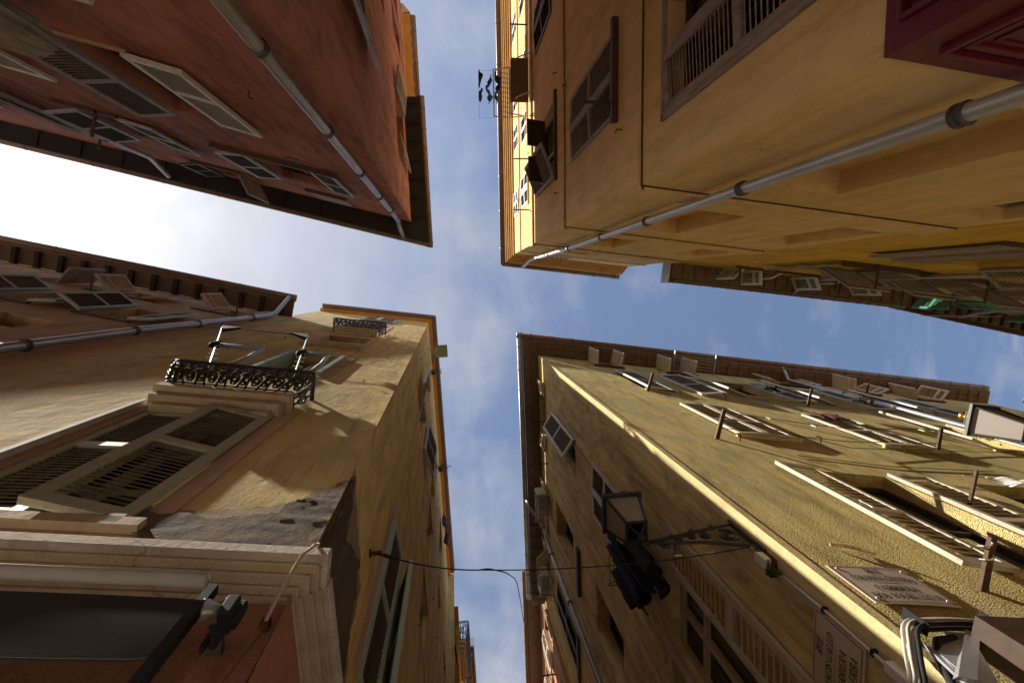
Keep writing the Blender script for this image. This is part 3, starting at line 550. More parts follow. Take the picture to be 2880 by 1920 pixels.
# tall shutters over the shop, pink surround strip
for h in bn: window(H, BLn, *h[:4], 'sage', .15, 1, 2)
def surround(fr, h, w=.12, low=True, lean=0):
    q = MB(); a, b, c, d = h[:4]
    q.box(fr, a - w, a, -.01, .008, c, d + w); q.box(fr, b, b + w, -.01, .008, c, d + w); q.box(fr, a, b, -.01, .008, d, d + w)
    if low: q.box(fr, a - w, b + w, -.01, .008, c - w, c)
    return q.build('window_surround', M['pink'], H)
surround(BLn, (.68, 1.62, 3.98, 5.86)); surround(BLn, bn[1]); surround(BLn, bn[2]); surround(BLn, bn[4], .15); surround(BLn, bn[3])
leaf(H, BLn, .69, 3.99, .455, 1.85, 1, 10, 'sage', .01, True, .043, .52, 1, fw=.068); leaf(H, BLn, 1.61, 3.99, .455, 1.85, -1, 2, 'sage', -.02, True, .043, .55, 1, fw=.06)
MB().box(BLn, .6, 1.72, .0, .05, 3.90, 3.975).build('sill', M['stone'], H)
MB().box(BLn, 1.70, 1.735, .0, .05, 3.9, 6.0).build('cable_conduit', M['tube'], H)
for a, z in ((.74, 6.0), (.745, 4.0)): MB().box(BLn, a - .05, a + .02, .01, .05, z - .08, z).build('hinge', M['rust'], H)
for a, b in ((.805, .83), (.835, .86), (1.54, 1.565), (1.57, 1.595)): MB().box(BLn, a, b, -.14, .05, 7.87, 9.36).build('folded_shutter', M['palegreen'], H)
leaf(H, BLn, .9, 16.62, .48, 1.25, 1, 4, 'sage', .02, False, .05, .5, -1); leaf(H, BLn, 1.86, 16.62, .48, 1.25, -1, 4, 'sage', .02, False, .05, .5, -1)
sill(H, BLn, .78, 1.78, 10.6, .09, .08, 'stone')
def balcony(fr, s0, s1, z, n, rail_h, over):
    sb = MB(); sb.box(fr, s0, s1, -.02, n, z, z + .13); slab = sb.build('balcony_slab', M['stone'], H, False, .012)
    MB().box(fr, s0 + .04, s1 - .04, -.02, n * .72, z - .14, z - .001).build('slab_moulding', M['stone'], slab, False, .012); MB().box(fr, s0 + .09, s1 - .1, -.02, n * .4, z - .24, z - .141).build('slab_moulding', M['stone'], slab, False, .01)
    z += .13; top = z + rail_h; a0, a1 = s0 - over, s1 + over
    def prof(t): return n * .85 + .125 * t + .03 * math.sin(math.pi * t)
    def P_(u, t):      # u runs round the three sides of the bellied guard, t from foot to rail
        n_ = prof(t); L1 = n_; b0, b1 = a0 - .06 * t, a1 + .14 * t; L2 = b1 - b0; x = u * (2 * L1 + L2)
        if x < L1: return fr(b0, x, z + t * rail_h)
        if x < L1 + L2: return fr(b0 + x - L1, n_, z + t * rail_h)
        return fr(b1, max(0, n_ - (x - L1 - L2)), z + t * rail_h)
    U = 40
    for t, r_ in ((0.0, .014), (.10, .008), (.92, .009), (1.0, .018)):
        rail = MB().tube([P_(i / U, t) for i in range(U + 1)], r_, 6).build('balcony_rail', M['iron'], slab, True)
    nb = 13
    for i in range(nb):
        u0 = .10 + .80 * i / nb; uw = .80 / nb; q = MB(); uc = u0 + uw / 2
        for k, (cx, cz, rr, sg_, turns) in enumerate(((uc, .31, .21, 1, 1.9), (uc, .70, .20, -1, 1.8))):
            pts = []
            for j in range(23):
                th = 2 * math.pi * turns * j / 22; rad = rr * (1 - .78 * j / 22)
                pts.append(P_(cx + sg_ * uw * 2.2 * rad * math.cos(th + (1 if i % 2 else 0) * math.pi), cz + rad * .95 * math.sin(th)))
            q.tube(pts, .0105, 5)
        q.tube([P_(u0 + uw * .5 * math.sin(3.0 * t) * (1 if i % 2 else -1) * .5, t) for t in (0, .15, .3, .45, .6, .75, .9, 1)], .010, 5)
        q.tube([P_(uc, .5), P_(uc + uw * .35, .55), P_(uc + uw * .5, .48)], .017, 5)
        q.build('iron_scroll', M['iron'], slab, True)
    for u in (.03, .07, .93, .97):
        q = MB(); q.tube([P_(u, t) for t in (0, .2, .4, .6, .8, 1)], .012, 5)
        q.tube([P_(u + .018 * math.cos(a / 3), .5 + .2 * math.sin(a / 3)) for a in range(20)], .009, 5); q.build('iron_scroll', M['iron'], slab, True)
    return top
balcony(BLn, .62, 1.70, 6.05, .16, .47, -.02); balcony(BLn, .84, 1.72, 12.72, .15, .6, .03)
# shop cornice wrapping the corner
cn = [(-.02, .155, 3.535, 3.60), (-.02, .125, 3.518, 3.534), (-.02, .092, 3.500, 3.517), (-.02, .052, 3.483, 3.499), (-.02, .022, 3.462, 3.482)]
for i, (n0, n1, z0, z1) in enumerate(cn):
    MB().box(BLn, -.15 - n1 * .85, 3.5, n0, n1, z0, z1).build('cornice_band', M['flake' if i == 0 else 'stone'], H, False, .008 if i else .006)
    MB().box(BLe, .02, 4.0, -.02, n1 * .85 - .012, z0 + .001, z1 - .001).build('cornice_band', M['flake' if i == 0 else 'stone'], H, False, .008 if i else .006)
leaf(H, BLe, 1.1, 11.05, .5, 1.8, 1, 168, 'greyblue', .03, False, .055, .5, -1); leaf(H, BLe, 1.85, 11.05, .62, 1.85, -1, 168, 'greyblue', .03, False, .055, .5, -1)
for h in be: window(H, BLe, *h[:4], 'sage', .12, 1, 1)
surround(BLe, be[4], .11, False); surround(BLe, be[1], .06); surround(BLe, be[2], .06)
leaf(H, BLe, 1.0, 4.3, .40, 1.93, 1, 5, 'palegreen', .0, True, .045, .5, 1, fw=.05); leaf(H, BLe, 1.72, 4.3, .34, 1.93, -1, 22, 'palegreen', .0, False, .045, .5, 1, fw=.05)
for a, z in ((3.0, 10.1), (4.2, 10.0), (3.0, 7.6), (5.2, 10.4), (.35, 12.4), (2.9, 13.2), (4.5, 14.3)):
    MB().tube([BLe(a, 0, z), BLe(a, .05, z), BLe(a + .005, .05, z + .02), BLe(a - .02, .05, z + .03)], .006, 6).build('shutter_hook', M['rust'], H)
for a, z, f_ in ((.5, 13.2, BLn), (2.15, 10.9, BLn), (2.35, 9.1, BLn), (.25, 7.6, BLn), (.6, 13.0, BLn), (.15, 9.5, BLn)):
    MB().tube([f_(a, 0, z), f_(a, .045, z), f_(a + .003, .045, z + .012), f_(a - .012, .045, z + .02)], .006, 6).build('shutter_hook', M['rust'], H)
# drain pipe at the joint with the far house
pipe(H, BLn, [(3.80, .09, 3.5), (3.80, .09, 7.4), (3.79, .09, 9.5), (3.66, .09, 11.2), (3.50, .09, 14.0), (3.48, .14, 14.5), (3.46, .40, 15.1), (3.47, .5, 15.4)], .055, 'zinc', [(3.80, .09, 7.6), (3.79, .09, 9.5), (3.68, .09, 11.1), (3.55, .09, 13.2)])
# broken render on the corner
def rough(fr, outline, n_, name, dz=.03, seed=1, base=.013, m='bare'):
    from mathutils import noise as mn
    xs = [p[0] for p in outline]; zs = [p[1] for p in outline]; x0, x1, z0, z1 = min(xs), max(xs), min(zs), max(zs)
    def inside(x, z):
        c = False; j = len(outline) - 1
        for i in range(len(outline)):
            xi, zi = outline[i]; xj, zj = outline[j]
            if (zi > z) != (zj > z) and x < (xj - xi) * (z - zi) / (zj - zi) + xi: c = not c
            j = i
        return c
    def edged(x, z):
        x2 = x + .05 * mn.noise((x * 9 + seed, z * 9, 0)); z2 = z + .05 * mn.noise((x * 9, z * 9, seed + 4)); return inside(x2, z2)
    mb = MB(); N, Q = 64, 64; idx = {}
    for i in range(N + 1):
        for j in range(Q + 1):
            x = x0 + (x1 - x0) * i / N; z = z0 + (z1 - z0) * j / Q
            h = base + dz * (.5 + mn.fractal((x * 4 + seed, z * 4, seed), .9, 2.1, 5) * .8) + dz * 1.3 * max(0, mn.noise((x * 5, z * 13, seed))) + dz * .35 * mn.noise((x * 30, z * 40, seed))
            mb.v.append(fr(x, max(.003, h), z))
    for i in range(N):
        for j in range(Q):
            if edged(x0 + (x1 - x0) * (i + .5) / N, z0 + (z1 - z0) * (j + .5) / Q):
                a = i * (Q + 1) + j; mb.f.append((a, a + 1, a + Q + 2, a + Q + 1))
    return mb.build(name, M[m], H, True)
rough(BLn, [(-.17, 4.62), (-.02, 4.42), (.10, 4.20), (.35, 4.08), (.70, 4.12), (.66, 3.92), (.45, 3.8), (.4, 3.58), (-.2, 3.58)], .02, 'broken_plaster', .006, 1)
rough(BLe, [(.0, 4.72), (.12, 4.6), (.22, 4.3), (.35, 4.5), (.52, 4.58), (.62, 4.3), (.78, 4.05), (.6, 3.6), (.0, 3.6)], .02, 'broken_plaster', .006, 5)
M['undercoat'] = stucco('old_undercoat', (.32, .24, .14), (.20, .14, .08), (.46, .36, .23), 55, .8, .6, .4)
rough(BLn, [(-.17, 4.75), (-.02, 4.50), (.14, 4.26), (.42, 4.16), (.80, 4.18), (.74, 3.86), (.6, 3.58), (-.2, 3.58)], .02, 'undercoat', .002, 9, .002, 'undercoat')
rough(BLe, [(.0, 4.85), (.2, 4.72), (.45, 4.72), (.68, 4.62), (.72, 4.3), (.9, 3.95), (.75, 3.5), (.0, 3.5)], .02, 'undercoat', .002, 12, .002, 'undercoat')

# ================================================================== brown house beyond it
H = thing('house', 'brown house with dark rafters under deep boarded eaves, left of the balcony house', 'house', BLf(0, 0, 0))
fh = [(.95, 1.65, 10.45, 12.0), (2.4, 3.1, 10.45, 12.0), (.5, 1.0, 13.5, 14.5), (2.35, 3.0, 13.3, 14.4), (1.2, 1.9, 8.6, 9.45), (3.9, 4.6, 13.2, 14.4), (4.0, 4.7, 10.4, 12.0)]
wall('wall', BLf, .001, 12, 0, 15.35, fh, M['brown'], H); block_back(H, BLf(0, 0, 0), BLf(12, 0, 0), BLf(0, -8, 0), 15.35, 'brown')
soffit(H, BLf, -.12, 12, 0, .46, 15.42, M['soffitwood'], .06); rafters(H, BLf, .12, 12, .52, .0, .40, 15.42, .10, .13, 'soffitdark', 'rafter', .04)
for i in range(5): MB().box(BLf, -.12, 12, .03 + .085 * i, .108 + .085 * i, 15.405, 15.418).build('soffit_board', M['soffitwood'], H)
gutter(H, BLf, -.15, 12, .5, 15.5, .09, 'brownmetal', 2.2, .1, 1.4)
for h in fh: window(H, BLf, *h[:4], 'pink', .2)
for h in (fh[0], fh[1], fh[6]): leaf(H, BLf, h[0], h[2], .40, 1.5, 1, 170, 'palegreen', .05, False, .05, .5, -1, fw=.045); leaf(H, BLf, h[1], h[2], .40, 1.5, -1, 150, 'palegreen', .05, False, .05, .5, -1, fw=.045); MB().box(BLf, h[0] - .06, h[1] + .06, 0, .03, h[2] - .1, h[2]).build('sill', M['rust'], H)
for h in (fh[2], fh[3]): leaf(H, BLf, h[0], h[2], .4, .98, 1, 165, 'pink', .04, False, .05, .3, -1); leaf(H, BLf, h[1], h[2], .42, .98, -1, 132, 'pink', .04, False, .05, .3, -1); MB().box(BLf, h[0] - .3, h[1] + .4, 0, .03, h[2] - .1, h[2]).build('sill', M['rust'], H)
leaf(H, BLf, fh[5][0], fh[5][2], .4, 1.1, 1, 120, 'greywood', .04, False, .05, .3, -1)
for a, z in ((.42, 13.3), (3.2, 13.1)): MB().box(BLf, a - .014, a + .014, 0, .32, z, z + .03).build('clothesline_bracket', M['rust'], H)

# ================================================================== neighbour down the side street, left
H = thing('house', 'narrow yellow house with small iron balcony past the orange eave, down side street', 'house', BLs(0, 0, 0))
ls = [(.7, 1.3, 11.0, 13.2), (.4, 1.0, 15.72, 16.6), (2.6, 3.3, 11.0, 13.2)]
wall('wall', BLs, .001, 9, 0, 16.9, ls, M['yellow'], H); block_back(H, BLs(0, 0, 0), BLs(9, 0, 0), BLs(0, -8, 0), 16.9, 'yellow')
for h in ls: window(H, BLs, *h[:4], 'sage', .15)
leaf(H, BLs, .7, 11.05, .4, 2.1, 1, 172, 'palegreen', .03, False, .05, .5, -1)
soffit(H, BLs, 1.3, 9, 0, .28, 16.8, M['genoise'], .08); gutter(H, BLs, 1.25, 9, .34, 16.95, .07, 'brownmetal', .6, .1, .3); rafters(H, BLs, 1.4, 9, .33, 0, .27, 16.8, .06, .06, 'genoise', 'eave_tile')
MB().box(BLs, 1.22, 1.26, .0, .42, 16.7, 17.1).build('eave_end_board', M['zinc'], H); pipe(H, BLs, [(1.6, .3, 16.85), (1.65, .15, 16.5), (1.7, .07, 16.1), (1.7, .07, 0)], .04, 'zincnew')
balcony(BLs, .1, 1.2, 15.4, .2, .7, .0)

# ================================================================== olive house
H = thing('house', 'olive yellow roughcast corner house with street signs and a bracket lantern', 'house', (*BRc, 0)); H_BR = H
rn = [(1.76, 2.72, 4.75, 6.98, .25), (1.66, 2.58, 8.35, 10.3), (4.15, 5.15, 8.5, 10.4), (6.7, 7.8, 9.0, 10.9), (1.6, 2.2, 11.7, 13.9), (4.1, 5.3, 12.1, 14.3), (6.3, 7.3, 12.1, 14.3), (1.45, 2.1, 14.85, 15.8), (3.5, 4.2, 14.85, 15.8), (6.9, 7.7, 14.9, 15.8), (8.9, 9.7, 12.2, 14.3), (9.2, 9.9, 14.9, 15.8), (11.3, 12.0, 14.9, 15.8), (10.2, 11.0, 9.0, 10.9), (3.9, 4.9, 4.9, 7.0)]
wall('wall', BRn, 0, 15.0, 0, 16.0, rn, M['rough'], H)
rw = [(1.25, 2.22, 4.5, 6.92, .3), (1.19, 2.18, 8.8, 10.27), (1.15, 1.95, 11.6, 13.85), (3.43, 4.36, 12.0, 13.9, .35), (3.46, 4.38, 8.7, 10.22, .35), (5.65, 6.5, 11.75, 13.95), (1.0, 2.15, 14.9, 15.75), (3.9, 4.6, 15.0, 15.8), (5.6, 6.3, 8.4, 10.2), (5.7, 6.4, 15.0, 15.8)]
wall('wall', BRw, 0, 7.6, 0, 16.0, rw, M['olive'], H)
block_back(H, BRn(0, 0, 0), BRn(15.0, 0, 0), BRw(7.6, 0, 0), 16.0, 'rough')
MB().box(BRn, -.006, .07, -.01, .006, 3.2, 16.0).build('corner_trim', M['trim'], H); MB().box(BRw, .0, .16, -.01, .0045, 3.2, 16.0).build('corner_trim', M['trim'], H)
soffit(H, BRn, 0, 14.9, 0, .42, 16.0, M['genoise'], .06, 'soffit', .496); soffit(H, BRw, 0, 7.5, 0, .42, 16.001, M['genoise'], .06, 'soffit', .496)
def genoise(fr, s1, step=.36):      # hollow-tile cornice: a row of tiles on ribs under the eave
    a = .02
    while a < s1:
        MB().box(fr, a, a + .035, .0, .40, 15.90, 15.998).build('eave_rib', M['genoise'], H)
        for n_ in (.03, .22): MB().hexa([fr(a + .045, n_, 15.955), fr(a + step - .01, n_, 15.955), fr(a + step - .01, n_ + .17, 15.93), fr(a + .045, n_ + .17, 15.93), fr(a + .045, n_, 15.985), fr(a + step - .01, n_, 15.985), fr(a + step - .01, n_ + .17, 15.96), fr(a + .045, n_ + .17, 15.96)]).build('eave_tile', M['genoise'], H)
        a += step
genoise(BRn, 14.6); genoise(BRw, 7.4)
MB().hexa([BRn(-.40, .36, 15.9), BRn(-.36, .40, 15.9), BRn(.02, .02, 15.9), BRn(-.02, -.02, 15.9), BRn(-.40, .36, 15.99), BRn(-.36, .40, 15.99), BRn(.02, .02, 15.99), BRn(-.02, -.02, 15.99)]).build('eave_rib', M['genoise'], H)
gutter(H, BRn, -.66, 14.9, .49, 16.12, .085, 'brownmetal', .62, .1, .4); gutter(H, BRw, -.66, 7.45, .49, 16.12, .085, 'zinc', .62, .1, .4)
LV = dict(single=True, pitch=.088, mid=.44, flip=-1, fw=.062, open_=.5)
leaf(H, BRn, 1.76, 4.75, .5, 2.2, 1, 176, 'tan', .035, **LV); leaf(H, BRn, 2.72, 4.75, .5, 2.2, -1, 178, 'tan', .035, **LV)
MB().tube([BRn(1.3, .07, 5.72), BRn(1.27, .13, 5.73), BRn(1.27, .13, 5.58), BRn(1.3, .07, 5.57)], .008, 6).build('shutter_handle', M['plastic'], H)
LV2 = dict(single=True, pitch=.075, mid=.42, flip=-1, fw=.055, open_=.5)
for h in (rn[1], rn[2]): leaf(H, BRn, h[0], h[2], (h[1] - h[0]) / 2 - .005, h[3] - h[2], 1, 3, 'tan', .035, **LV2); leaf(H, BRn, h[1], h[2], (h[1] - h[0]) / 2 - .005, h[3] - h[2], -1, 3, 'tan', .035, **LV2)
leaf(H, BRn, 6.7, 9.0, .5, 1.9, 1, 164, 'tan', .03, False, .075, .42, -1); leaf(H, BRn, 7.8, 9.0, .5, 1.9, -1, 178, 'tan', .03, False, .075, .42, -1)
leaf(H, BRn, 2.2, 11.65, .58, 2.3, -1, 4, 'white', .03, False, .085, .45, -1); leaf(H, BRn, 2.78, 11.65, .56, 2.3, 1, 8, 'white', .03, False, .085, .45, -1)
for h in (rn[5], rn[6], rn[10]): leaf(H, BRn, h[0], h[2], .5, h[3] - h[2], 1, 165, 'white', .03, False, .08, .45, -1); leaf(H, BRn, h[1], h[2], .5, h[3] - h[2], -1, 176, 'white', .03, False, .08, .45, -1)
for h, a, b in ((rn[7], 95, 95), (rn[8], 95, 95), (rn[9], 160, 165), (rn[11], 100, 150), (rn[12], 130, 120)): leaf(H, BRn, h[0], h[2], .40, .92, 1, a, 'tan', .03, False, .055, .3, -1); leaf(H, BRn, h[1], h[2], .40, .92, -1, b, 'tan', .03, False, .055, .3, -1); sill(H, BRn, h[0] - .1, h[1] + .1, h[2], .06, .05, 'darkwood')
leaf(H, BRn, 10.2, 9.0, .5, 1.9, 1, 150, 'tan', .03, False, .075, .42, -1)
for h in rn: window(H, BRn, *h[:4], 'darkwood', .2, 1, 1)
for h in rn[:7]: sill(H, BRn, h[0] - .05, h[1] + .05, h[2], .05, .05, 'trim')
for a, z, L, tip in ((1.17, 4.50, .34, .12), (1.17, 8.06, .40, .1), (5.02, 8.45, .38, .1), (1.56, 11.55, .38, .1), (5.29, 11.72, .38, .1), (8.9, 14.2, .4, .1)):
    b = MB(); b.hexa([BRn(a - .03, 0, z), BRn(a + .03, 0, z), BRn(a + .03, 0, z + .03), BRn(a - .03, 0, z + .03), BRn(a - .025 + tip, L, z + .10), BRn(a + .025 + tip, L, z + .10), BRn(a + .025 + tip, L, z + .13), BRn(a - .025 + tip, L, z + .13)]); b.build('clothesline_bracket', M['rust'], H)
MB().tube([BRn(1.23 + .05 * math.cos(i * .9) * .8, .15 + .012 * i, 4.56 + .045 * math.sin(i * .9) + .004 * i) for i in range(16)], .006, 5).build('wire_wrap', M['whitewire'], H)
for a in (3.9, 5.16):
    b = MB().box(BRn, a - .02, a + .02, .0, .6, 15.55, 15.59); b.build('line_arm', M['zinc'], H)
for i in range(6): MB().tube([BRn(3.9, .12 + .09 * i, 15.59), BRn(4.55, .12 + .09 * i, 15.56), BRn(5.16, .12 + .09 * i, 15.59)], .004, 4).build('clothesline', M['whitewire'], H)
for p in ([(1.27, .36, 8.17), (3.0, .3, 8.15), (5.1, .34, 8.55)], [(1.2, .15, 8.1), (3.1, .15, 8.0), (5.02, .14, 8.5)], [(1.2, .3, 8.15), (3.2, .05, 8.05), (6.0, .02, 8.7), (8.5, .02, 9.3)], [(1.66, .33, 11.65), (3.4, .32, 11.6), (5.4, .33, 11.8)], [(2.0, .01, 7.55), (3.2, .012, 7.4), (5.0, .012, 7.6)]):
    MB().tube([BRn(*q) for q in p], .005, 5).build('clothesline', M['wire'], H)
pipe(H, BRn, [(7.6, .42, 16.05), (7.6, .3, 15.9), (7.62, .09, 15.7), (7.72, .09, 14.5), (7.95, .09, 12), (8.0, .09, 0)], .055, 'zinc', [(7.81, .09, 13.7), (7.98, .09, 11.9), (8.0, .09, 9.2)])
for a, z in ((2.95, 8.35), (1.5, 8.05), (4.2, 8.2), (3.1, 14.6), (3.3, 11.6)): MB().tube([BRn(a, 0, z), BRn(a, .08, z), BRn(a + .01, .09, z + .05), BRn(a - .05, .09, z + .05)], .009, 6).build('shutter_hook', M['rust'], H)
MB().tube([BRn(.42, .02, 5.02), BRn(.5, .035, 4.98), BRn(.62, .02, 4.97), BRn(.7, .03, 4.9)], .013, 7).build('old_cable_stub', M['trim'], H)
# side street front
leaf(H, BRw, 1.25, 4.5, .5, 2.42, 1, 178, 'tan', .03, True, .088, .46, -1, fw=.075); leaf(H, BRw, 2.22, 4.5, .5, 2.42, -1, 178, 'tan', .03, True, .088, .46, -1, fw=.075)
f = MB()
for a, b, c, d_ in ((1.25, 1.31, 4.5, 6.92), (2.16, 2.22, 4.5, 6.92), (1.31, 2.16, 6.84, 6.92), (1.70, 1.78, 4.5, 6.84), (1.31, 1.70, 6.3, 6.36), (1.78, 2.16, 6.3, 6.36)): f.box(BRw, a, b, -.16, -.09, c, d_)
fw_ = f.build('window', M['tan'], H); MB().quad(BRw(1.3, -.14, 4.5), BRw(2.17, -.14, 4.5), BRw(2.17, -.14, 6.85), BRw(1.3, -.14, 6.85)).build('pane', M['glass'], fw_)
leaf(H, BRw, 1.19, 8.8, .49, 1.46, 1, 3, 'white', .0, True, .075, .5, -1, fw=.055); leaf(H, BRw, 2.18, 8.8, .49, 1.46, -1, 3, 'white', .0, True, .075, .5, -1, fw=.055)
leaf(H, BRw, 1.15, 11.6, .46, 2.28, 1, 33, 'white', .02, True, .06, .5, -1, fw=.06, tilt=30)
for h in rw[1:]: window(H, BRw, *h[:4], 'darkwood', .22 if len(h) < 5 else .3)
MB().box(BRw, 3.46, 4.47, .0, .07, 11.4, 11.56).build('sill', M['darkwood'], H)
leaf(H, BRw, 5.65, 11.75, .42, 2.2, 1, 3, 'grille', .0, False, .05, .5, -1); leaf(H, BRw, 6.5, 11.75, .42, 2.2, -1, 3, 'grille', .0, False, .05, .5, -1); MB().box(BRw, 5.6, 6.6, 0, .06, 11.62, 11.73).build('sill', M['darkwood'], H)
for h in (rw[6], rw[7], rw[9]): leaf(H, BRw, h[0], h[2], .36, .84, 1, 172, 'tan', .03, False, .05, .4, -1); leaf(H, BRw, h[1], h[2], .36, .84, -1, 172, 'tan', .03, False, .05, .4, -1)
for a, z in ((4.0, 14.2), (5.5, 14.25)): flap(H, BRw, a, a + .45, z + .5, z + 1.1, 38, 'tan')
pipe(H, BRw, [(4.3, .47, 16.05), (4.45, .42, 15.75), (4.7, .2, 15.6), (4.95, .09, 15.4), (5.07, .09, 14.3), (5.06, .09, 12.1), (5.1, .09, 0)], .05, 'zinc', [(5.0, .09, 15.2), (5.07, .09, 14.2), (5.06, .09, 12.1)])
for a, z in ((1.7, 15.0), (4.75, 15.1), (2.8, 14.8)): MB().box(BRw, a - .012, a + .012, 0, .34, z, z + .025).build('clothesline_bracket', M['rust'], H)
for a, z in ((2.15, 11.3), (1.75, 12.3), (5.4, 11.5)): MB().tube([BRw(a, 0, z), BRw(a, .09, z), BRw(a, .1, z + .05)], .009, 6).build('shutter_hook', M['rust'], H)

# ================================================================== neighbours of the olive house
H = thing('house', 'low dark eaved house at the far end of the olive facade', 'house', BRe(0, 0, 0))
wall('wall', BRe, .001, 8, 0, 14.2, [], M['yellow'], H); block_back(H, BRe(0, 0, 0), BRe(8, 0, 0), BRe(0, -8, 0), 14.2, 'yellow')
soffit(H, BRe, -1.0, 8, 0, .38, 14.1, M['genoise'], .06); gutter(H, BRe, -1.2, 8, .42, 14.2, .085, 'brownmetal', 1, .1, .6)
H = thing('house', 'salmon house with overlapping clay tile eave next to the olive side wall', 'house', BRs(0, 0, 0))
sh_ = [(.5, 1.3, 12.0, 13.9), (.4, 1.1, 15.0, 16.4), (2.0, 2.7, 15.0, 16.4), (2.4, 3.2, 12.0, 13.9)]
wall('wall', BRs, .001, 10, 0, 17.3, sh_, M['salmon'], H); block_back(H, BRs(0, 0, 0), BRs(10, 0, 0), BRs(0, -8, 0), 17.3, 'salmon')
for h in sh_: window(H, BRs, *h[:4], 'white', .15); leaf(H, BRs, h[0], h[2], .38, h[3] - h[2], 1, 175, 'tan', .03, False, .055, .5, -1); leaf(H, BRs, h[1], h[2], .38, h[3] - h[2], -1, 172, 'tan', .03, False, .055, .5, -1)
MB().box(BRs, .02, .14, .0, .05, 0, 17.2).build('corner_strip', M['salmon'], H)
a = -.35
while a < 9.8:
    MB().hexa([BRs(a, .0, 17.25), BRs(a + .30, .0, 17.23), BRs(a + .30, .42, 17.10), BRs(a, .42, 17.12), BRs(a, .0, 17.30), BRs(a + .30, .0, 17.28), BRs(a + .30, .42, 17.15), BRs(a, .42, 17.17)]).build('eave_tile', M['genoise'], H)
    a += .31
gutter(H, BRs, -.4, 9.8, .48, 17.24, .085, 'genoise', .42, .1, .3)
MB().box(BRs, 1.186, 1.214, 0, .4, 14.6, 14.63).build('clothesline_bracket', M['rust'], H)

# ================================================================== lettering: a small serif alphabet of strokes
def _arc(cx, cy, rx, ry, a0, a1, n=12): return [(cx + rx * math.cos(R(a0 + (a1 - a0) * i / n)), cy + ry * math.sin(R(a0 + (a1 - a0) * i / n))) for i in range(n + 1)]
# letter: (advance, [(thick?, points)...], [serif centres])
GL = {
 'R': (.74, [(1, [(.16, 0), (.16, 1)]), (0, [(.16, .97), (.36, .97)]), (1, _arc(.36, .74, .22, .23, 90, -90)), (0, [(.36, .51), (.16, .51)]), (1, [(.36, .5), (.64, 0)])], [(.16, 0), (.16, 1), (.66, 0)]),
 'U': (.80, [(1, [(.17, 1), (.17, .32)]), (0, _arc(.40, .32, .23, .30, 180, 360)), (0, [(.63, .32), (.63, 1)])], [(.17, 1), (.63, 1)]),
 'E': (.66, [(1, [(.16, 0), (.16, 1)]), (0, [(.16, .97), (.56, .97), (.56, .82)]), (0, [(.16, .52), (.46, .52)]), (0, [(.16, .03), (.58, .03), (.58, .18)])], [(.16, 0), (.16, 1)]),
 'C': (.76, [(1, _arc(.44, .5, .33, .48, 130, 230)), (0, _arc(.44, .5, .33, .48, 40, 130)), (0, _arc(.44, .5, .33, .48, 230, 320)), (0, [(.69, .98), (.69, .72)])], []),
 'O': (.84, [(1, _arc(.42, .5, .34, .48, 130, 230)), (0, _arc(.42, .5, .34, .48, 50, 130)), (1, _arc(.42, .5, .34, .48, -50, 50)), (0, _arc(.42, .5, .34, .48, 230, 310))], []),
 'L': (.64, [(1, [(.16, 0), (.16, 1)]), (0, [(.16, .03), (.56, .03), (.56, .2)])], [(.16, 0), (.16, 1)]),
 'N': (.82, [(0, [(.15, 0), (.15, 1)]), (1, [(.15, 1), (.67, 0)]), (0, [(.67, 0), (.67, 1)])], [(.15, 0), (.13, 1), (.67, 1)]),
 'A': (.78, [(0, [(.08, 0), (.39, 1)]), (1, [(.39, 1), (.70, 0)]), (0, [(.2, .33), (.58, .33)])], [(.08, 0), (.70, 0)]),
 'D': (.82, [(1, [(.16, 0), (.16, 1)]), (0, [(.16, .97), (.36, .97)]), (1, _arc(.36, .5, .36, .47, 90, -90)), (0, [(.36, .03), (.16, .03)])], [(.16, 0), (.16, 1)]),
 'I': (.36, [(1, [(.18, 0), (.18, 1)])], [(.18, 0), (.18, 1)]),
 'S': (.58, [(0, _arc(.29, .74, .19, .23, 20, 180)), (1, [(.10, .74), (.20, .56), (.38, .46), (.48, .28)]), (0, _arc(.29, .26, .19, .23, 0, -160)), (0, [(.48, .96), (.48, .76)]), (0, [(.10, .04), (.10, .26)])], []),
 'T': (.70, [(1, [(.35, 0), (.35, 1)]), (0, [(.07, .8), (.07, .97), (.63, .97), (.63, .8)])], [(.35, 0)]),
 'F': (.62, [(1, [(.16, 0), (.16, 1)]), (0, [(.16, .97), (.55, .97), (.55, .8)]), (0, [(.16, .52), (.45, .52)])], [(.16, 0), (.16, 1)]),
 'G': (.82, [(1, _arc(.44, .5, .33, .48, 130, 230)), (0, _arc(.44, .5, .33, .48, 40, 130)), (0, _arc(.44, .5, .33, .48, 230, 330)), (1, [(.70, .06), (.70, .42)])], [(.70, .42)]),
 'B': (.70, [(1, [(.16, 0), (.16, 1)]), (0, [(.16, .97), (.34, .97)]), (1, _arc(.34, .75, .19, .22, 90, -90)), (0, [(.16, .52), (.34, .52)]), (1, _arc(.36, .28, .22, .25, 90, -90)), (0, [(.36, .03), (.16, .03)])], [(.16, 0), (.16, 1)]),
 "'": (.24, [(1, [(.12, 1.0), (.10, .74)])], []), '-': (.42, [(1, [(.08, .42), (.34, .42)])], []), ' ': (.36, [], []),
}
GL['Ó'] = (GL['O'][0], GL['O'][1] + [(0, [(.36, 1.08), (.54, 1.26)])], [])
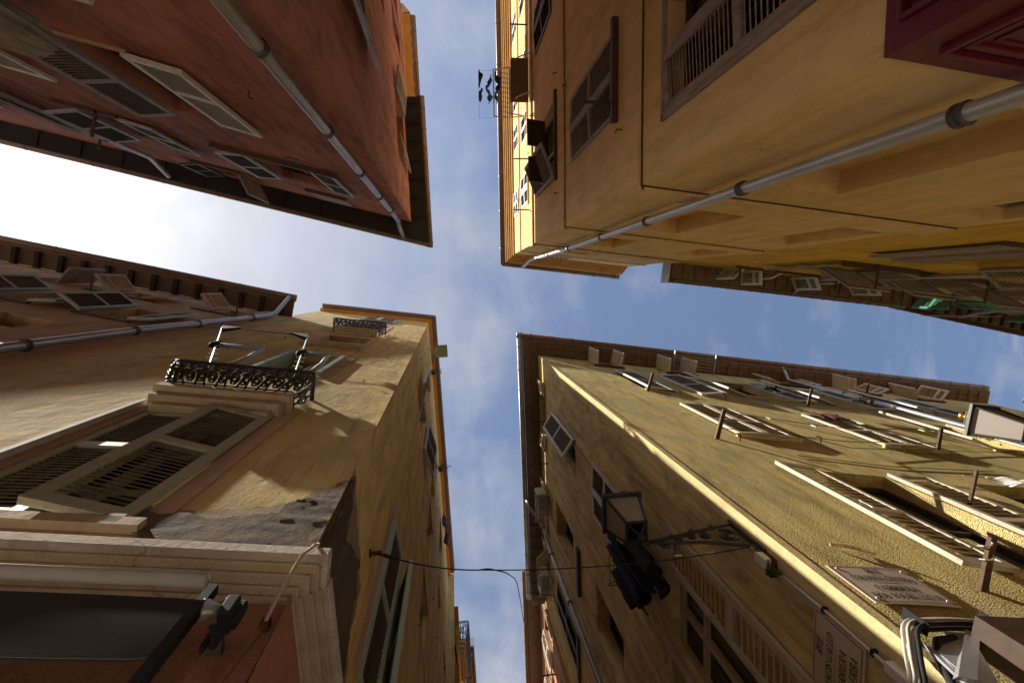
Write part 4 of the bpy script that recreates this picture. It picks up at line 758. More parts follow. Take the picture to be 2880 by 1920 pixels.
def lettering(rows, put, name, parent, m, slant=0.0):
    """rows: (text, centre u, base w, height, squeeze); put(u, w, n) maps onto the plate"""
    mb = MB()
    for txt, cu, bw, hgt, sq in rows:
        tot = sum(GL[c][0] for c in txt) * hgt * sq; x = cu - tot / 2
        for c in txt:
            adv, st, sf = GL[c]
            for thick, pts in st:
                wd = (.085 if thick else .045)
                for (ax, ay), (bx, by) in zip(pts, pts[1:]):
                    dx, dy = bx - ax, by - ay; l = math.hypot(dx, dy) or 1; nx, ny = -dy / l * wd, dx / l * wd; ex, ey = dx / l * .015, dy / l * .015
                    q = [(ax - ex + nx, ay - ey + ny), (bx + ex + nx, by + ey + ny), (bx + ex - nx, by + ey - ny), (ax - ex - nx, ay - ey - ny)]
                    mb.quad(*[put(x + (p[0] + slant * p[1]) * hgt * sq, bw + p[1] * hgt, .0) for p in q])
            for sx, sy in sf:
                q = [(sx - .15, sy - .022), (sx + .15, sy - .022), (sx + .15, sy + .022), (sx - .15, sy + .022)]
                mb.quad(*[put(x + (p[0] + slant * p[1]) * hgt * sq, bw + p[1] * hgt, .0003) for p in q])
            x += adv * hgt * sq
    return mb.build(name, m, parent)
def street_sign(label, put, w, h, rows, slant=0.0, rule=None):
    t = thing('street_sign', label, 'street sign', put(w / 2, h / 2, 0))
    n = 10; N = 3.0
    mb = MB(); vs_ = []
    for i in range(n + 1):
        for j in (0, 1): vs_.append(put(w * i / n, h * j, .02 + .006 * math.sin(math.pi * i / n)))
    for i in range(n + 1):
        for j in (0, 1): vs_.append(put(w * i / n, h * j, .012 + .006 * math.sin(math.pi * i / n)))
    k = 2 * (n + 1); fs = []
    for i in range(n):
        a = 2 * i; fs += [(a, a + 2, a + 3, a + 1), (k + a, k + a + 1, k + a + 3, k + a + 2), (a, k + a, k + a + 2, a + 2), (a + 1, a + 3, k + a + 3, k + a + 1)]
    fs += [(0, 1, k + 1, k), (2 * n, k + 2 * n, k + 2 * n + 1, 2 * n + 1)]
    mb.add(vs_, fs).build('sign_plate', M['sign'], t)
    pf = lambda u, v, d: put(u, v, .0212 + .006 * math.sin(math.pi * min(1, max(0, u / w))) + d)
    b = MB(); e = .014; q = .007
    for i in range(n):
        u0, u1 = e + (w - 2 * e) * i / n, e + (w - 2 * e) * (i + 1) / n
        for v in (e, h - e - q): b.quad(pf(u0, v, 0), pf(u1, v, 0), pf(u1, v + q, 0), pf(u0, v + q, 0))
    for u in (e, w - e - q): b.quad(pf(u, e + q, 0), pf(u + q, e + q, 0), pf(u + q, h - e - q, 0), pf(u, h - e - q, 0))
    if rule: b.quad(pf(rule[0], rule[2], 0), pf(rule[1], rule[2], 0), pf(rule[1], rule[2] + .005, 0), pf(rule[0], rule[2] + .005, 0))
    b.build('border_line', M['signred'], t)
    lettering(rows, lambda u, v, d: pf(u, v, .001 + d), 'lettering', t, M['signblack'], slant)
    for u in (.05, w - .05):
        for v in (.045, h - .045):
            MB().lathe(pf(u, v, 0), [(.013, 0), (.013, .004), (.007, .008)], 10, pf(u, v, .1) - pf(u, v, 0)).build('screw', M['steel'], t, True)
    return t
street_sign('enamel street sign reading RUE COLONNA-D\'ISTRIA on the roughcast wall', lambda u, v, n: BRn(.13 + u, n, 4.27 + v), .60, .43,
    [('RUE', .30, .335, .055, .95), ("COLONNA-D'ISTRIA", .30, .250, .055, .80), ('CARRIERA', .30, .135, .058, .95), ('DÓU FOURN ESCUR', .30, .045, .058, .80)], 0, (.20, .40, .222))
street_sign('slanted lettered street sign RUE FRANCIS GALLO beside the wooden shutter', lambda u, v, n: BRw(.86 - u, n, 4.17 + v), .64, .43,
    [('RUE', .40, .335, .055, .95), ('FRANCIS GALLO', .32, .250, .055, .92), ('CARRIERA', .36, .135, .055, .95), ('DAI ERBA', .38, .045, .058, .95)], .22, (.2, .44, .222))

# ================================================================== bracket lantern at the olive corner
def lantern(label, c, zb, hgt, rt, rb, fr, capm='iron', finial=True):
    t = thing('wall_lantern', label, 'lantern', (c[0], c[1], zb)); C_ = Vector((c[0], c[1], 0))
    a, b = fr.D, fr.O
    def P_(i, j, r_, z): return C_ + a * (i * r_) + b * (j * r_) + Vector((0, 0, z))
    cs = [(-1, -1), (1, -1), (1, 1), (-1, 1)]
    zt = zb + hgt
    for k in range(4):
        i, j = cs[k]; i2, j2 = cs[(k + 1) % 4]
        MB().tube([P_(i, j, rb, zb), P_(i, j, rt, zt)], .013, 6).build('corner_bar', M['iron'], t)
        MB().tube([P_(i, j, rb, zb), P_(i2, j2, rb, zb)], .013, 6).build('foot_bar', M['iron'], t)
        MB().quad(P_(i, j, rb * .97, zb + .01), P_(i2, j2, rb * .97, zb + .01), P_(i2, j2, rt * .97, zt), P_(i, j, rt * .97, zt)).build('glass_pane', M['opal'], t)
    q = MB(); R2 = rt + .03
    q.hexa([P_(*x, R2, zt) for x in cs] + [P_(*x, R2, zt + .035) for x in cs]); q.build('top_rim', M['iron'], t)
    q = MB(); q.hexa([P_(*x, R2 * .93, zt + .036) for x in cs] + [P_(*x, rt * .45, zt + .15) for x in cs]); q.build('cap', M[capm], t)
    q = MB().hexa([P_(*x, rt * .48, zt + .15) for x in cs] + [P_(*x, rt * .48, zt + .165) for x in cs]).build('cap_collar', M['darkwood' if capm != 'iron' else 'iron'], t)
    MB().lathe(C_ + Vector((0, 0, zt + .166)), [(.05, 0), (.045, .02), (.03, .03), (.055, .06), (.06, .085), (.05, .11), (.025, .13), (.005, .14)], 16).build('finial', M[capm], t, True)
    return t
lan = lantern('black iron street lantern on a scrolled bracket, hung from the olive side wall', (1.515, 2.035), 5.56, .36, .152, .085, BRw)
for k in range(4):
    i, j = ((-1, -1), (1, -1), (1, 1), (-1, 1))[k]
    MB().tube([Vector((1.515, 2.035, 5.47)), Vector((1.515, 2.035, 5.56)) + BRw.D * i * .085 + BRw.O * j * .085], .008, 5).build('stay', M['iron'], lan)
MB().lathe((1.515, 2.035, 5.42), [(.03, 0), (.035, .03), (.02, .06), (.03, .08), (.012, .12)], 12).build('socket', M['iron'], lan, True)
arm = MB(); yb = .145
def B_(n, z): return BRw(yb, n, z)
MB().box(BRw, yb - .022, yb + .022, .0, .028, 5.16, 5.70).build('wall_plate', M['iron'], lan)
MB().tube([B_(.02, 5.66), B_(.3, 5.60), B_(.6, 5.53), B_(.91, 5.47)], .016, 8).build('upper_arm', M['iron'], lan)
MB().tube([B_(.02, 5.27), B_(.12, 5.30), B_(.4, 5.40), B_(.72, 5.45), B_(.8, 5.46)], .014, 8).build('lower_arm', M['iron'], lan)
def spiral(cx, cz, r0, turns, sg_=1, ph=0, th=.011):
    return MB().tube([B_(cx + r0 * (1 - .85 * i / 30) * math.cos(ph + sg_ * 2 * math.pi * turns * i / 30), cz + r0 * (1 - .85 * i / 30) * math.sin(ph + sg_ * 2 * math.pi * turns * i / 30)) for i in range(31)], th, 6)
for a_ in ((.15, 5.47, .10, 2.2, 1, 1.2), (.33, 5.50, .055, 1.6, -1, 2.0), (.46, 5.50, .045, 1.5, 1, .4), (.57, 5.49, .036, 1.5, -1, 1.0), (.72, 5.41, .05, 1.4, -1, 1.7), (.05, 5.21, .045, 1.6, 1, 1.0)):
    spiral(*a_).build('scroll', M['iron'], lan, True)
for n_, z_ in ((.62, 5.535), (.42, 5.585), (.22, 5.625)): MB().lathe(B_(n_, z_) - Vector((0, 0, .022)), [(.012, 0), (.026, .014), (.026, .03), (.012, .044)], 8).build('arm_knob', M['iron'], lan, True)
lantern('brass capped lantern with pale glass, partly cut off at right edge', (6.35, 1.60), 6.42, .52, .165, .10, BRn, 'copper')
l2 = [o for o in bpy.data.objects if o.name.startswith('wall_lantern')][-1]
MB().tube([BRn(4.2, .01, 6.1), BRn(4.15, .3, 6.15), BRn(4.1, .6, 6.22), BRn(4.02, .84, 6.3), BRn(4.0, .86, 6.42)], .018, 8).build('bracket_arm', M['iron'], l2)
MB().box(BRn, 4.16, 4.24, .0, .03, 5.9, 6.4).build('wall_plate', M['iron'], l2)

# junction box, conduit and cable bundle on the corner
t = thing('junction_box', 'small white junction box with loose wires below the lantern bracket', 'junction box', BRw(.2, .04, 5.1))
MB().box(BRw, .14, .22, .03, .085, 5.06, 5.2).build('box_body', M['plastic'], t, False, .006); MB().box(BRw, .135, .225, .0, .029, 5.03, 5.22).build('back_plate', M['rust'], t)
for i in range(5): MB().tube([BRw(.15 + .015 * i, .05, 5.06), BRw(.13 + .02 * i, .09 + .01 * i, 5.02 - .01 * i), BRw(.17 + .01 * i, .06, 4.97), BRw(.19, .03, 4.93)], .005, 5).build('loose_wire', M['wire' if i % 2 else 'leaf'], t)
MB().box(BRw, .20, .24, .03, .09, 4.98, 5.04).build('connector', M['foam'], t)
MB().tube([BRw(.16, .06, 5.2), BRw(.12, .1, 5.22), BRw(.15, .05, 5.26)], .004, 5).build('loose_wire', M['whitewire'], t)
t = thing('conduit', 'straight white cable conduit running down the olive corner edge', 'conduit', BRw(.2, .03, 4))
MB().tube([BRw(.20, .022, 4.93), BRw(.19, .022, 4.48), BRw(.195, .022, 4.05), BRw(.195, .022, 3.2)], .011, 8).build('conduit_tube', M['plastic'], t, True)
for z in (4.5, 4.1): MB().box(BRw, .175, .212, .0, .036, z, z + .022).build('clip', M['foam'], t)
MB().box(BRw, .15, .21, .0, .06, 3.86, 4.0).build('end_box', M['plastic'], t, False, .005)
t = thing('cable_bundle', 'thick pale cables bent round the corner under the metal bracket', 'cables', BRn(.05, .1, 4.0))
for k, (z, n_, m_) in enumerate(((4.06, .06, 'whitewire'), (4.03, .075, 'whitewire'), (4.0, .06, 'whitewire'), (3.975, .09, 'foam'), (3.985, .05, 'foam'))):
    pts = [BRn(2.0, n_, z + .02), BRn(1.2, n_, z + .03 - .004 * k), BRn(.7, n_, z + .012 * math.sin(k)), BRn(.40, n_, z + .01), BRn(.22, n_, z - .005), BRn(.10, n_ + .005, z - .03), BRn(.02, n_, z - .08), BRn(-.05, n_ - .02, z - .16), BRn(-.14, n_ - .10, z - .30), BRn(-.20, n_ - .22, z - .46), BRn(-.22, n_ - .3, z - 1.2)]
    sm = []
    for i in range(len(pts) - 1):
        p0, p1, p2, p3 = pts[max(0, i - 1)], pts[i], pts[i + 1], pts[min(len(pts) - 1, i + 2)]
        for q in range(6):
            u = q / 6; sm.append(.5 * ((2 * p1) + (p2 - p0) * u + (2 * p0 - 5 * p1 + 4 * p2 - p3) * u * u + (3 * p1 - p0 - 3 * p2 + p3) * u ** 3))
    sm.append(pts[-1]); MB().tube(sm, .0095 if k < 3 else .012, 8).build('cable', M[m_], t, True)
for a in (.62, .12): MB().box(BRn, a, a + .008, .04, .11, 3.93, 4.09).build('cable_tie', M['foam'], t)
t = thing('shutter_housing', 'metal roller shutter housing with an angled aluminium bracket under the cables', 'roller shutter', BRn(.3, .1, 3.6))
MB().box(BRn, .27, 2.2, .0, .05, 3.89, 3.97).build('housing_rail', M['acwhite'], t, False, .004); MB().box(BRn, .34, 2.2, .0, .20, 3.30, 3.889).build('housing_box', M['darkwood'], t)
MB().tube([BRn(.26, .055, 3.90), BRn(.12, .06, 3.87), BRn(.02, .05, 3.78), BRn(-.06, .02, 3.62), BRn(-.14, -.06, 3.4)], .022, 10).build('foam_tube', M['foam'], t, True)
MB().hexa([BRn(-.10, .07, 3.50), BRn(.00, .07, 3.50), BRn(.00, .085, 3.50), BRn(-.10, .085, 3.50), BRn(.0, .05, 3.84), BRn(.06, .05, 3.80), BRn(.06, .065, 3.80), BRn(.0, .065, 3.84)]).build('side_plate', M['zinc'], t)
MB().hexa([BRn(-.08, .105, 3.50), BRn(.04, .105, 3.50), BRn(.04, .112, 3.50), BRn(-.08, .112, 3.50), BRn(.02, .06, 3.78), BRn(.38, .06, 3.92), BRn(.38, .067, 3.92), BRn(.02, .067, 3.80)]).build('bracket_web', M['steel'], t)
MB().hexa([BRn(-.16, .10, 3.54), BRn(-.08, .10, 3.52), BRn(-.08, .13, 3.50), BRn(-.16, .13, 3.52), BRn(.37, .055, 3.945), BRn(.41, .055, 3.90), BRn(.41, .085, 3.90), BRn(.37, .085, 3.945)]).build('bracket_arm', M['steel'], t)
for i in range(4): MB().tube([BRn(.5 + .1 * i, .2, 3.5), BRn(.55 + .1 * i, .31, 3.52), BRn(.62 + .08 * i, .33, 3.46), BRn(.66 + .1 * i, .31, 3.4)], .012, 6).build('loose_cable', M['whitewire'], t, True)

# ================================================================== roll blind over the shop
t = thing('shop_blind', 'grey fabric shop blind on a pale roller with black side rail', 'awning', BLn(.6, .15, 3.2))
MB().tube([BLn(.045, .195, 3.275), BLn(1.0, .195, 3.28), BLn(3.0, .195, 3.285)], .023, 14).build('roller', M['tube'], t, True)
mb = MB(); N = 30; Q = 8
for i in range(N + 1):
    for j in range(Q + 1):
        s_ = .045 + 2.9 * i / N; e = .03 * max(0, 1 - (s_ - .045) / .12) ** 2
        mb.v.append(BLn(s_, .112 + .006 * math.sin(s_ * 3 + j * .4) - .012 * (j / Q), 3.30 - (.27 - e) * j / Q))
for i in range(N):
    for j in range(Q): a = i * (Q + 1) + j; mb.f.append((a, a + 1, a + Q + 2, a + Q + 1))
mb.build('blind_fabric', M['fabric'], t, True)
MB().tube([BLn(.06, .101, 3.052), BLn(.12, .101, 3.034), BLn(.3, .101, 3.03), BLn(2.9, .101, 3.03)], .004, 6).build('hem', M['fabric'], t)
MB().box(BLn, .022, .052, .13, .165, 1.6, 3.31).build('side_rail', M['foam'], t)
MB().lathe(BLn(.03, .13, 3.22), [(.036, 0), (.034, .015), (.024, .035), (.018, .06)], 14, -BLn.D).build('end_bearing', M['zinc'], t, True)
mb = MB()
for a, b, n0, n1, c, d_ in ((-.075, -.035, .09, .17, 3.16, 3.25), (-.07, -.05, .10, .16, 3.08, 3.17), (-.045, -.032, .1, .13, 3.06, 3.16), (-.09, -.06, .10, .14, 3.17, 3.27), (-.06, -.02, .11, .15, 3.23, 3.27)):
    MB().box(BLn, a, b, n0, n1, c, d_).build('crank_gear', M['foam'], t, False, .006)
MB().box(BLn, -.045, .0, -.005, .09, 3.19, 3.215).build('wall_bracket', M['collar'], t)
t = thing('hanging_cable', 'looped thick cable hanging over the shop cornice corner', 'cable', BLn(-.15, .1, 3.6))
MB().tube([BLn(-.12, .03, 3.66), BLn(-.185, .09, 3.66), BLn(-.22, .15, 3.63), BLn(-.215, .17, 3.58), BLn(-.19, .17, 3.50), BLn(-.165, .12, 3.40), BLn(-.135, .04, 3.33), BLn(-.13, .02, 3.325)], .007, 8).build('thick_cable', M['stone'], t, True)
MB().tube([BLn(-.13, .015, 3.325), BLn(-.09, .012, 3.05), BLn(-.05, .012, 2.7)], .003, 5).build('thin_cable', M['terra'], t)
MB().box(BLn, -.145, -.115, .0, .03, 3.31, 3.345).build('clip', M['rust'], t)
tag(MB().box(BLn, -.20, -.06, .0, .05, 2.55, 2.66).build('wall_box', M['foam'], None, False, .01), 'small black box on the terracotta wall under the cornice', 'box')

# ================================================================== air conditioners
def ac(label, s0, z):
    t = thing('air_conditioner', label, 'air conditioner', BRw(s0 + .3, .2, z), 'air conditioner units on the olive side wall')
    MB().box(BRw, s0, s0 + .62, .10, .36, z, z + .48).build('casing', M['acwhite'], t, False, .015)
    for a in (.03, .57): MB().box(BRw, s0 + a, s0 + a + .035, .0, .44, z - .04, z - .002).build('bracket', M['zinc'], t); MB().box(BRw, s0 + a, s0 + a + .035, .0, .03, z - .35, z - .041).build('bracket', M['zinc'], t)
    MB().lathe(BRw(s0 + .24, .362, z + .24), [(.2, 0), (.2, .01), (.17, .012), (.03, .012)], 20, BRw.O).build('fan_grille', M['grille'], t)
    for i in range(6): MB().box(BRw, s0 + .05, s0 + .45, .12 + .035 * i, .135 + .035 * i, z - .003, z + .0).build('vent_slot', M['grille'], t)
    MB().tube([BRw(s0 + .6, .2, z + .1), BRw(s0 + .7, .16, z + .02), BRw(s0 + .68, .05, z - .1), BRw(s0 + .6, .02, z - .3), BRw(s0 + .62, .02, z - 2.2)], .014, 6).build('hose', M['acwhite'], t, True)
ac('air conditioner unit nearest the street corner, above small dark window', 3.56, 14.62); ac('air conditioner unit next to the salmon house, below leaning slats', 5.86, 14.62)

# ================================================================== cables across the street
t = thing('span_cable', 'thin dark cable across the side street from wall hook to lantern bracket', 'cable', BLe(.7, .05, 5.05))
P0 = BLe(.68, .05, 5.03); P1 = Vector((.185, 2.22, 5.45)); P2 = BRw(.2, .02, 5.36)
def cat(a, b, sag, n=14): return [a.lerp(b, i / n) - Vector((0, 0, sag * 4 * (i / n) * (1 - i / n))) for i in range(n + 1)]
A1 = cat(P0, P1, .06); MB().tube(A1, .0055, 6).build('cable_run', M['wire'], t); MB().tube(cat(P1, P2, .10), .005, 6).build('cable_run', M['wire'], t)
dv = (A1[3] - P0).normalized()
for k in (-1, 1): MB().tube([P0, P0 + dv * .05 + Vector((0, .018 * k, .018 * k)), P0 + dv * .10 + Vector((0, .02 * k, .012 * k)), P0 + dv * .17, P0 + dv * .34 + Vector((0, 0, .012))], .005, 5).build('cable_loop', M['wire'], t)
MB().lathe(P0 - Vector((.05, 0, 0)), [(.03, 0), (.03, .01), (.014, .015), (.014, .06), (.02, .065), (.02, .08)], 10, Vector((1, 0, 0))).build('wall_hook', M['rust'], t)
for u in (.72, .84): p = P1.lerp(P2, u) - Vector((0, 0, .04)); MB().tube([p - Vector((.03, 0, 0)), p + Vector((.03, 0, .0))], .008, 6).build('tag', M['plastic'], t)
t = thing('drop_cable', 'dark cable curving from the span cable up to the tiled eave', 'cable', P1)
E1 = BRs(1.35, .56, 17.2)
Q = [P1, Vector((.42, 3.12, 7.0)), Vector((.95, 4.98, 10.0)), Vector((1.53, 7.35, 13.5)), E1]
sm = []
for i in range(len(Q) - 1):
    p0, p1, p2, p3 = Q[max(0, i - 1)], Q[i], Q[i + 1], Q[min(len(Q) - 1, i + 2)]
    for q in range(8):
        u = q / 8; sm.append(.5 * ((2 * p1) + (p2 - p0) * u + (2 * p0 - 5 * p1 + 4 * p2 - p3) * u * u + (3 * p1 - p0 - 3 * p2 + p3) * u ** 3))
MB().tube(sm + [E1], [.006 + .006 * i / len(sm) for i in range(len(sm) + 1)], 6).build('cable_run', M['wire'], t)

# ================================================================== laundry
def cloth(name, label, m, a, b, drop, cat='clothing', wav=.05, tail=None, group=None, seed=0, sub=None, thick=True):
    rnd = random.Random(seed); mb = MB(); N, Q = 16, 14; a, b = Vector(a), Vector(b); d = (b - a); nrm = Vector((-d.y, d.x, 0)).normalized()
    k1, k2 = rnd.uniform(5, 9), rnd.uniform(0, 6)
    for i in range(N + 1):
        u = i / N
        for j in range(Q + 1):
            v = j / Q; L = drop * ((tail(u) if tail else 1) + .05 * math.sin(9 * u + k2))
            sq = 1 - .18 * math.sin(math.pi * v) * (1 if tail else .4)
            mb.v.append(a + d * (.5 + (u - .5) * sq) + nrm * (wav * math.sin(k1 * u + k2 + v * 1.5) * (.2 + v) + wav * .5 * math.sin(17 * u + 3 * v)) - Vector((0, 0, L * v)))
    for i in range(N):
        for j in range(Q): q = i * (Q + 1) + j; mb.f.append((q, q + 1, q + Q + 2, q + Q + 1))
    o = mb.build(name, M[m], None, True)
    if thick:
        s_ = o.modifiers.new('thickness', 'SOLIDIFY'); s_.thickness = .012
    return tag(o, label, cat, group)
legs = lambda u: 1 if abs(u - .5) > .07 else .42
cloth('trousers', 'black trousers hanging nearest the lantern under the slatted window', 'blackcloth', BRw(1.02, .30, 8.25), BRw(1.42, .28, 8.22), 1.55, 'trousers', .09, legs, None, 1)
cloth('trousers', 'navy trousers hanging in the middle of the dark washing', 'navy', BRw(1.35, .34, 8.24), BRw(1.72, .34, 8.22), 1.4, 'trousers', .10, legs, None, 2)
cloth('shirt', 'black shirt hanging at far end of the dark washing', 'blackcloth', BRw(1.62, .27, 8.2), BRw(2.12, .27, 8.2), .98, 'shirt', .10, lambda u: .7 + .3 * math.sin(math.pi * u), None, 3)
cloth('shirt', 'black shirt hanging against the wall behind the navy trousers', 'blackcloth', BRw(1.15, .16, 8.3), BRw(1.9, .16, 8.3), 1.15, 'shirt', .10, None, None, 4)
t = thing('drying_rack', 'thin wire drying rack under the slatted window holding dark washing', 'drying rack', BRw(1.6, .2, 8.4))
for n_ in (.08, .2, .32): MB().tube([BRw(1.0, n_, 8.32), BRw(2.3, n_, 8.30)], .005, 5).build('rack_wire', M['wire'], t)
for a in (1.0, 2.3): MB().tube([BRw(a, 0, 8.5), BRw(a, .34, 8.34), BRw(a, .34, 8.3), BRw(a, 0, 8.31)], .007, 5).build('rack_arm', M['wire'], t)
# socks high on the right side of the lower street
for i, (a, n_, d_) in enumerate(((4.35, .25, .5), (4.62, .25, .4))): cloth('sock', ('black sock hanging left of its pair below an open shutter', 'black sock hanging right of its pair below an open shutter')[i], 'blackcloth', BRn(a, n_, 12.35), BRn(a + .22, n_, 12.37), d_, 'sock', .04, lambda u: 1 if u < .6 else .45, None, 10 + i)
cloth('cloth', 'dark maroon cloth draped over the closed shutter', 'maroon', BRn(4.15, .10, 10.35), BRn(4.85, .10, 10.36), .55, 'cloth', .02, lambda u: 1 - .5 * u, None, 20)
tw = cloth('towel', 'white striped towel hanging over a line at right edge', 'towel', (5.55, 1.98, 6.20), (6.35, 2.10, 6.20), .5, 'towel', .03, lambda u: .5 + .5 * u, None, 30)
mb = MB()
for z in (5.95, 6.05): mb = MB(); [mb.v.append(Vector((5.70 + .6 * i / 12, 1.962 + .11 * i / 12, z + h_ + .03 * math.sin(i)))) for i in range(13) for h_ in (0, .015)]; mb.f += [(2 * i, 2 * i + 1, 2 * i + 3, 2 * i + 2) for i in range(12)]; mb.build('stripe', M['stripe'], tw)
t = thing('clothesline', 'line carrying the white striped towel beside the roughcast wall', 'clothesline', (5.9, 2.0, 6.2)); MB().tube([Vector((5.3, 1.95, 6.21)), Vector((6.0, 2.05, 6.2)), Vector((8.0, 2.35, 6.3))], .005, 5).build('line', M['whitewire'], t)
MB().box(BRn, 3.0, 3.03, 0, .38, 6.2, 6.23).build('line_bracket', M['rust'], t)
for a, z, n_, lab in ((2.62, 8.12, .3, 'white clothes peg alone on the line between two closed shutters'), (1.92, 8.13, .34, 'white clothes peg in front of the first closed shutter'), (4.6, 8.38, .34, 'green and blue clothes peg beside the iron post'), (4.3, 9.2, .2, 'green clothes peg near the open shutter edge')):
    t = thing('clothes_peg', lab, 'clothes peg', BRn(a, n_, z)); mm = 'plastic' if 'white' in lab else 'peg'
    for k in (-1, 1): MB().hexa([BRn(a + .004 * k, n_ - .008, z - .045), BRn(a + .012 * k, n_ - .008, z - .045), BRn(a + .012 * k, n_ + .008, z - .045), BRn(a + .004 * k, n_ + .008, z - .045), BRn(a + .004 * k, n_ - .008, z + .05), BRn(a + .022 * k, n_ - .008, z + .05), BRn(a + .022 * k, n_ + .008, z + .05), BRn(a + .004 * k, n_ + .008, z + .05)]).build('peg_half', M[mm], t)
# window-box shelf and tube drying rack on the ochre house
t = thing('window_shelf', 'brown board shelf under a high window of the ochre house', 'shelf', TRw(3.5, .2, 13.0))
MB().box(TRw, 3.02, 3.92, .06, .42, 13.02, 13.06).build('shelf_board', M['board'], t); MB().box(TRw, 3.02, 3.92, .40, .43, 13.06, 13.18).build('front_lip', M['board'], t)
for a in (3.08, 3.86): MB().tube([TRw(a, .0, 12.6), TRw(a, .12, 12.65), TRw(a, .3, 12.85), TRw(a, .36, 13.02)], .014, 6).build('strut', M['tan'], t)
t = thing('drying_rack', 'white tube drying rack beyond the brown shelf on the ochre house', 'drying rack', TRw(3.1, .6, 13.1))
for p in ([(2.75, .1, 13.1), (2.72, .45, 13.1), (2.75, .8, 13.15)], [(3.75, .45, 13.1), (3.72, .8, 13.15)], [(2.75, .45, 13.1), (3.75, .45, 13.1)], [(2.75, .8, 13.15), (3.72, .8, 13.15)], [(2.75, .1, 13.1), (2.8, .45, 13.1)]): MB().tube([TRw(*q) for q in p], .014, 6).build('rack_frame', M['plastic'], t, True)
for i in range(9): MB().tube([TRw(2.82 + .1 * i, .45, 13.11), TRw(2.85 + .1 * i, .62, 13.13)], .009, 5).build('rack_rung', M['plastic'], t)
MB().tube([TRw(2.72, .8, 13.15), TRw(2.72, 1.12, 13.2), TRw(3.7, 1.12, 13.2), TRw(3.7, .8, 13.15)], .004, 4).build('rack_wire', M['whitewire'], t)
cloth('sock', 'black sock at the far tip of the white drying rack', 'blackcloth', TRw(3.05, 1.1, 13.2), TRw(3.2, 1.1, 13.2), .45, 'sock', .03, None, None, 41)
cloth('shirt', 'bright blue shirt hanging on the white drying rack', 'bluecloth', TRw(3.0, .92, 13.16), TRw(3.45, .92, 13.16), .45, 'shirt', .05, None, None, 42)
cloth('sock', 'black long sock hanging near the blue shirt', 'blackcloth', TRw(3.35, 1.1, 13.2), TRw(3.5, 1.1, 13.2), .55, 'sock', .03, None, None, 43)
cloth('trousers', 'dark navy trousers hanging between blue shirt and gutter', 'navy', TRw(3.0, .74, 13.14), TRw(3.5, .74, 13.14), .55, 'trousers', .05, legs, None, 44)

# ================================================================== drying frame on the lower balcony
t = thing('drying_rack', 'upright drying frame with hooked black corners standing in the lower balcony', 'drying rack', BLn(1.2, .2, 6.3))
for a, lx in ((.72, .72), (1.47, 1.20)):
    k = 1 if a < 1 else -1
    T0, T1 = BLn(a, .25, 6.5), BLn(a + lx, .25, 9.65)
    MB().tube([T0, T1], .010, 6).build('frame_post', M['steel'], t)
    c0 = T0.lerp(T1, .05); c1 = T0.lerp(T1, .45)
    MB().tube([BLn(a - .06, .22, 6.7), BLn(a - .05, .24, 7.3), BLn(a + .02, .25, 7.9), c1], .026, 8).build('foam_sleeve', M['bluepole'], t, True)
    e1 = T1 - (T1 - T0).normalized() * .38; ax = BLn.D * k
    MB().hexa([e1 - BLn.O * .03, e1 + BLn.D * .03 * k, e1 + BLn.D * .03 * k + BLn.O * .03, e1 + BLn.O * .03, T1 - BLn.O * .03, T1 + ax * .26, T1 + ax * .26 + BLn.O * .03, T1 + BLn.O * .03]).build('corner_joint', M['foam'], t)
    MB().lathe(c1 - Vector((0, 0, .16)), [(.02, 0), (.045, .06), (.045, .22), (.02, .3)], 10).build('clamp', M['foam'], t, True)
    for i in range(5):
        p = T0.lerp(T1, .16 + .09 * i); MB().tube([p - BLn.D * .05, p + BLn.D * .05], .006, 5).build('rung', M['plastic'], t)
MB().tube([BLn(1.44, .25, 9.65), BLn(2.67, .25, 9.65)], .007, 5).build('frame_bar', M['wire'], t)
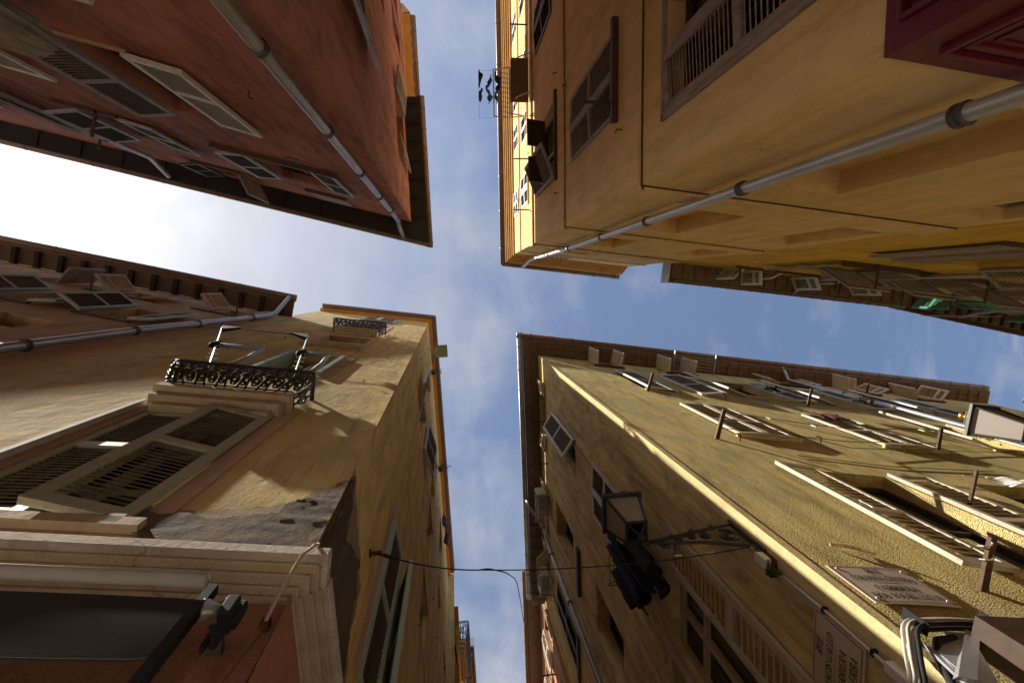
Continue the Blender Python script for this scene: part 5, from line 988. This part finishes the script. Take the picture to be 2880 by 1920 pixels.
# satellite dish and sheet on the side street eave
t = thing('satellite_dish', 'small grey satellite dish by the orange eave of the balcony house', 'satellite dish', BLe(.8, .2, 17.2))
MB().lathe(BLe(.85, .10, 16.9), [(.02, 0), (.12, .012), (.2, .04), (.26, .08), (.265, .085), (.2, .05), (.02, .012)], 20, BLe.O * 1 + BLe.D * .4).build('dish_bowl', M['dish'], t, True); MB().tube([BLe(.6, 0, 16.7), BLe(.72, .08, 16.8), BLe(.85, .1, 16.9)], .015, 6).build('mount', M['whitewire'], t)
MB().tube([BLe(.85, .1, 16.75), BLe(.9, .36, 16.85)], .01, 6).build('feed_arm', M['zinc'], t)
o = MB().box(BLe, .72, 1.12, .14, .55, 18.2, 18.24).build('awning_sheet', M['olivesheet'], None); tag(o, 'flat olive sheet jutting past the eave above the satellite dish', 'panel')
def plant(label, c, r, n, seed, m='leaf'):
    rnd = random.Random(seed); mb = MB(); c = Vector(c)
    for i in range(n):
        p = c + Vector((rnd.gauss(0, r), rnd.gauss(0, r * .5), rnd.gauss(0, r * .6))); a = Vector((rnd.uniform(-1, 1), rnd.uniform(-1, 1), rnd.uniform(-.6, .6))).normalized(); b = a.orthogonal().normalized()
        l = rnd.uniform(.03, .06); mb.add([p, p + a * l * .5 + b * l * .3, p + a * l, p + a * l * .5 - b * l * .3], [(0, 1, 2, 3)])
    t = thing('potted_plant', label, 'plant', c); o = mb.build('foliage', M[m], t); o['kind'] = 'stuff'
    MB().lathe(c - Vector((0, 0, r * 1.1 + .1)), [(.05, 0), (.07, .10), (.075, .11)], 12).build('pot', M['darkwood'], t); return t
plant('bushy dark plant hanging from a sill near the long zinc pipe', BRn(6.6, .26, 11.75), .12, 260, 3)
plant('plant garland under the eave by the satellite dish', BLe(1.35, .12, 16.8), .10, 160, 4); plant('dark plant trailing from a high sill on the side street', BLe(4.0, .14, 16.0), .12, 220, 6)
cloth('shirt', 'black shirt hanging by the orange eave far down side street', 'blackcloth', BLe(5.6, .1, 16.6), BLe(6.3, .18, 16.6), .9, 'shirt', .05, None, None, 50)
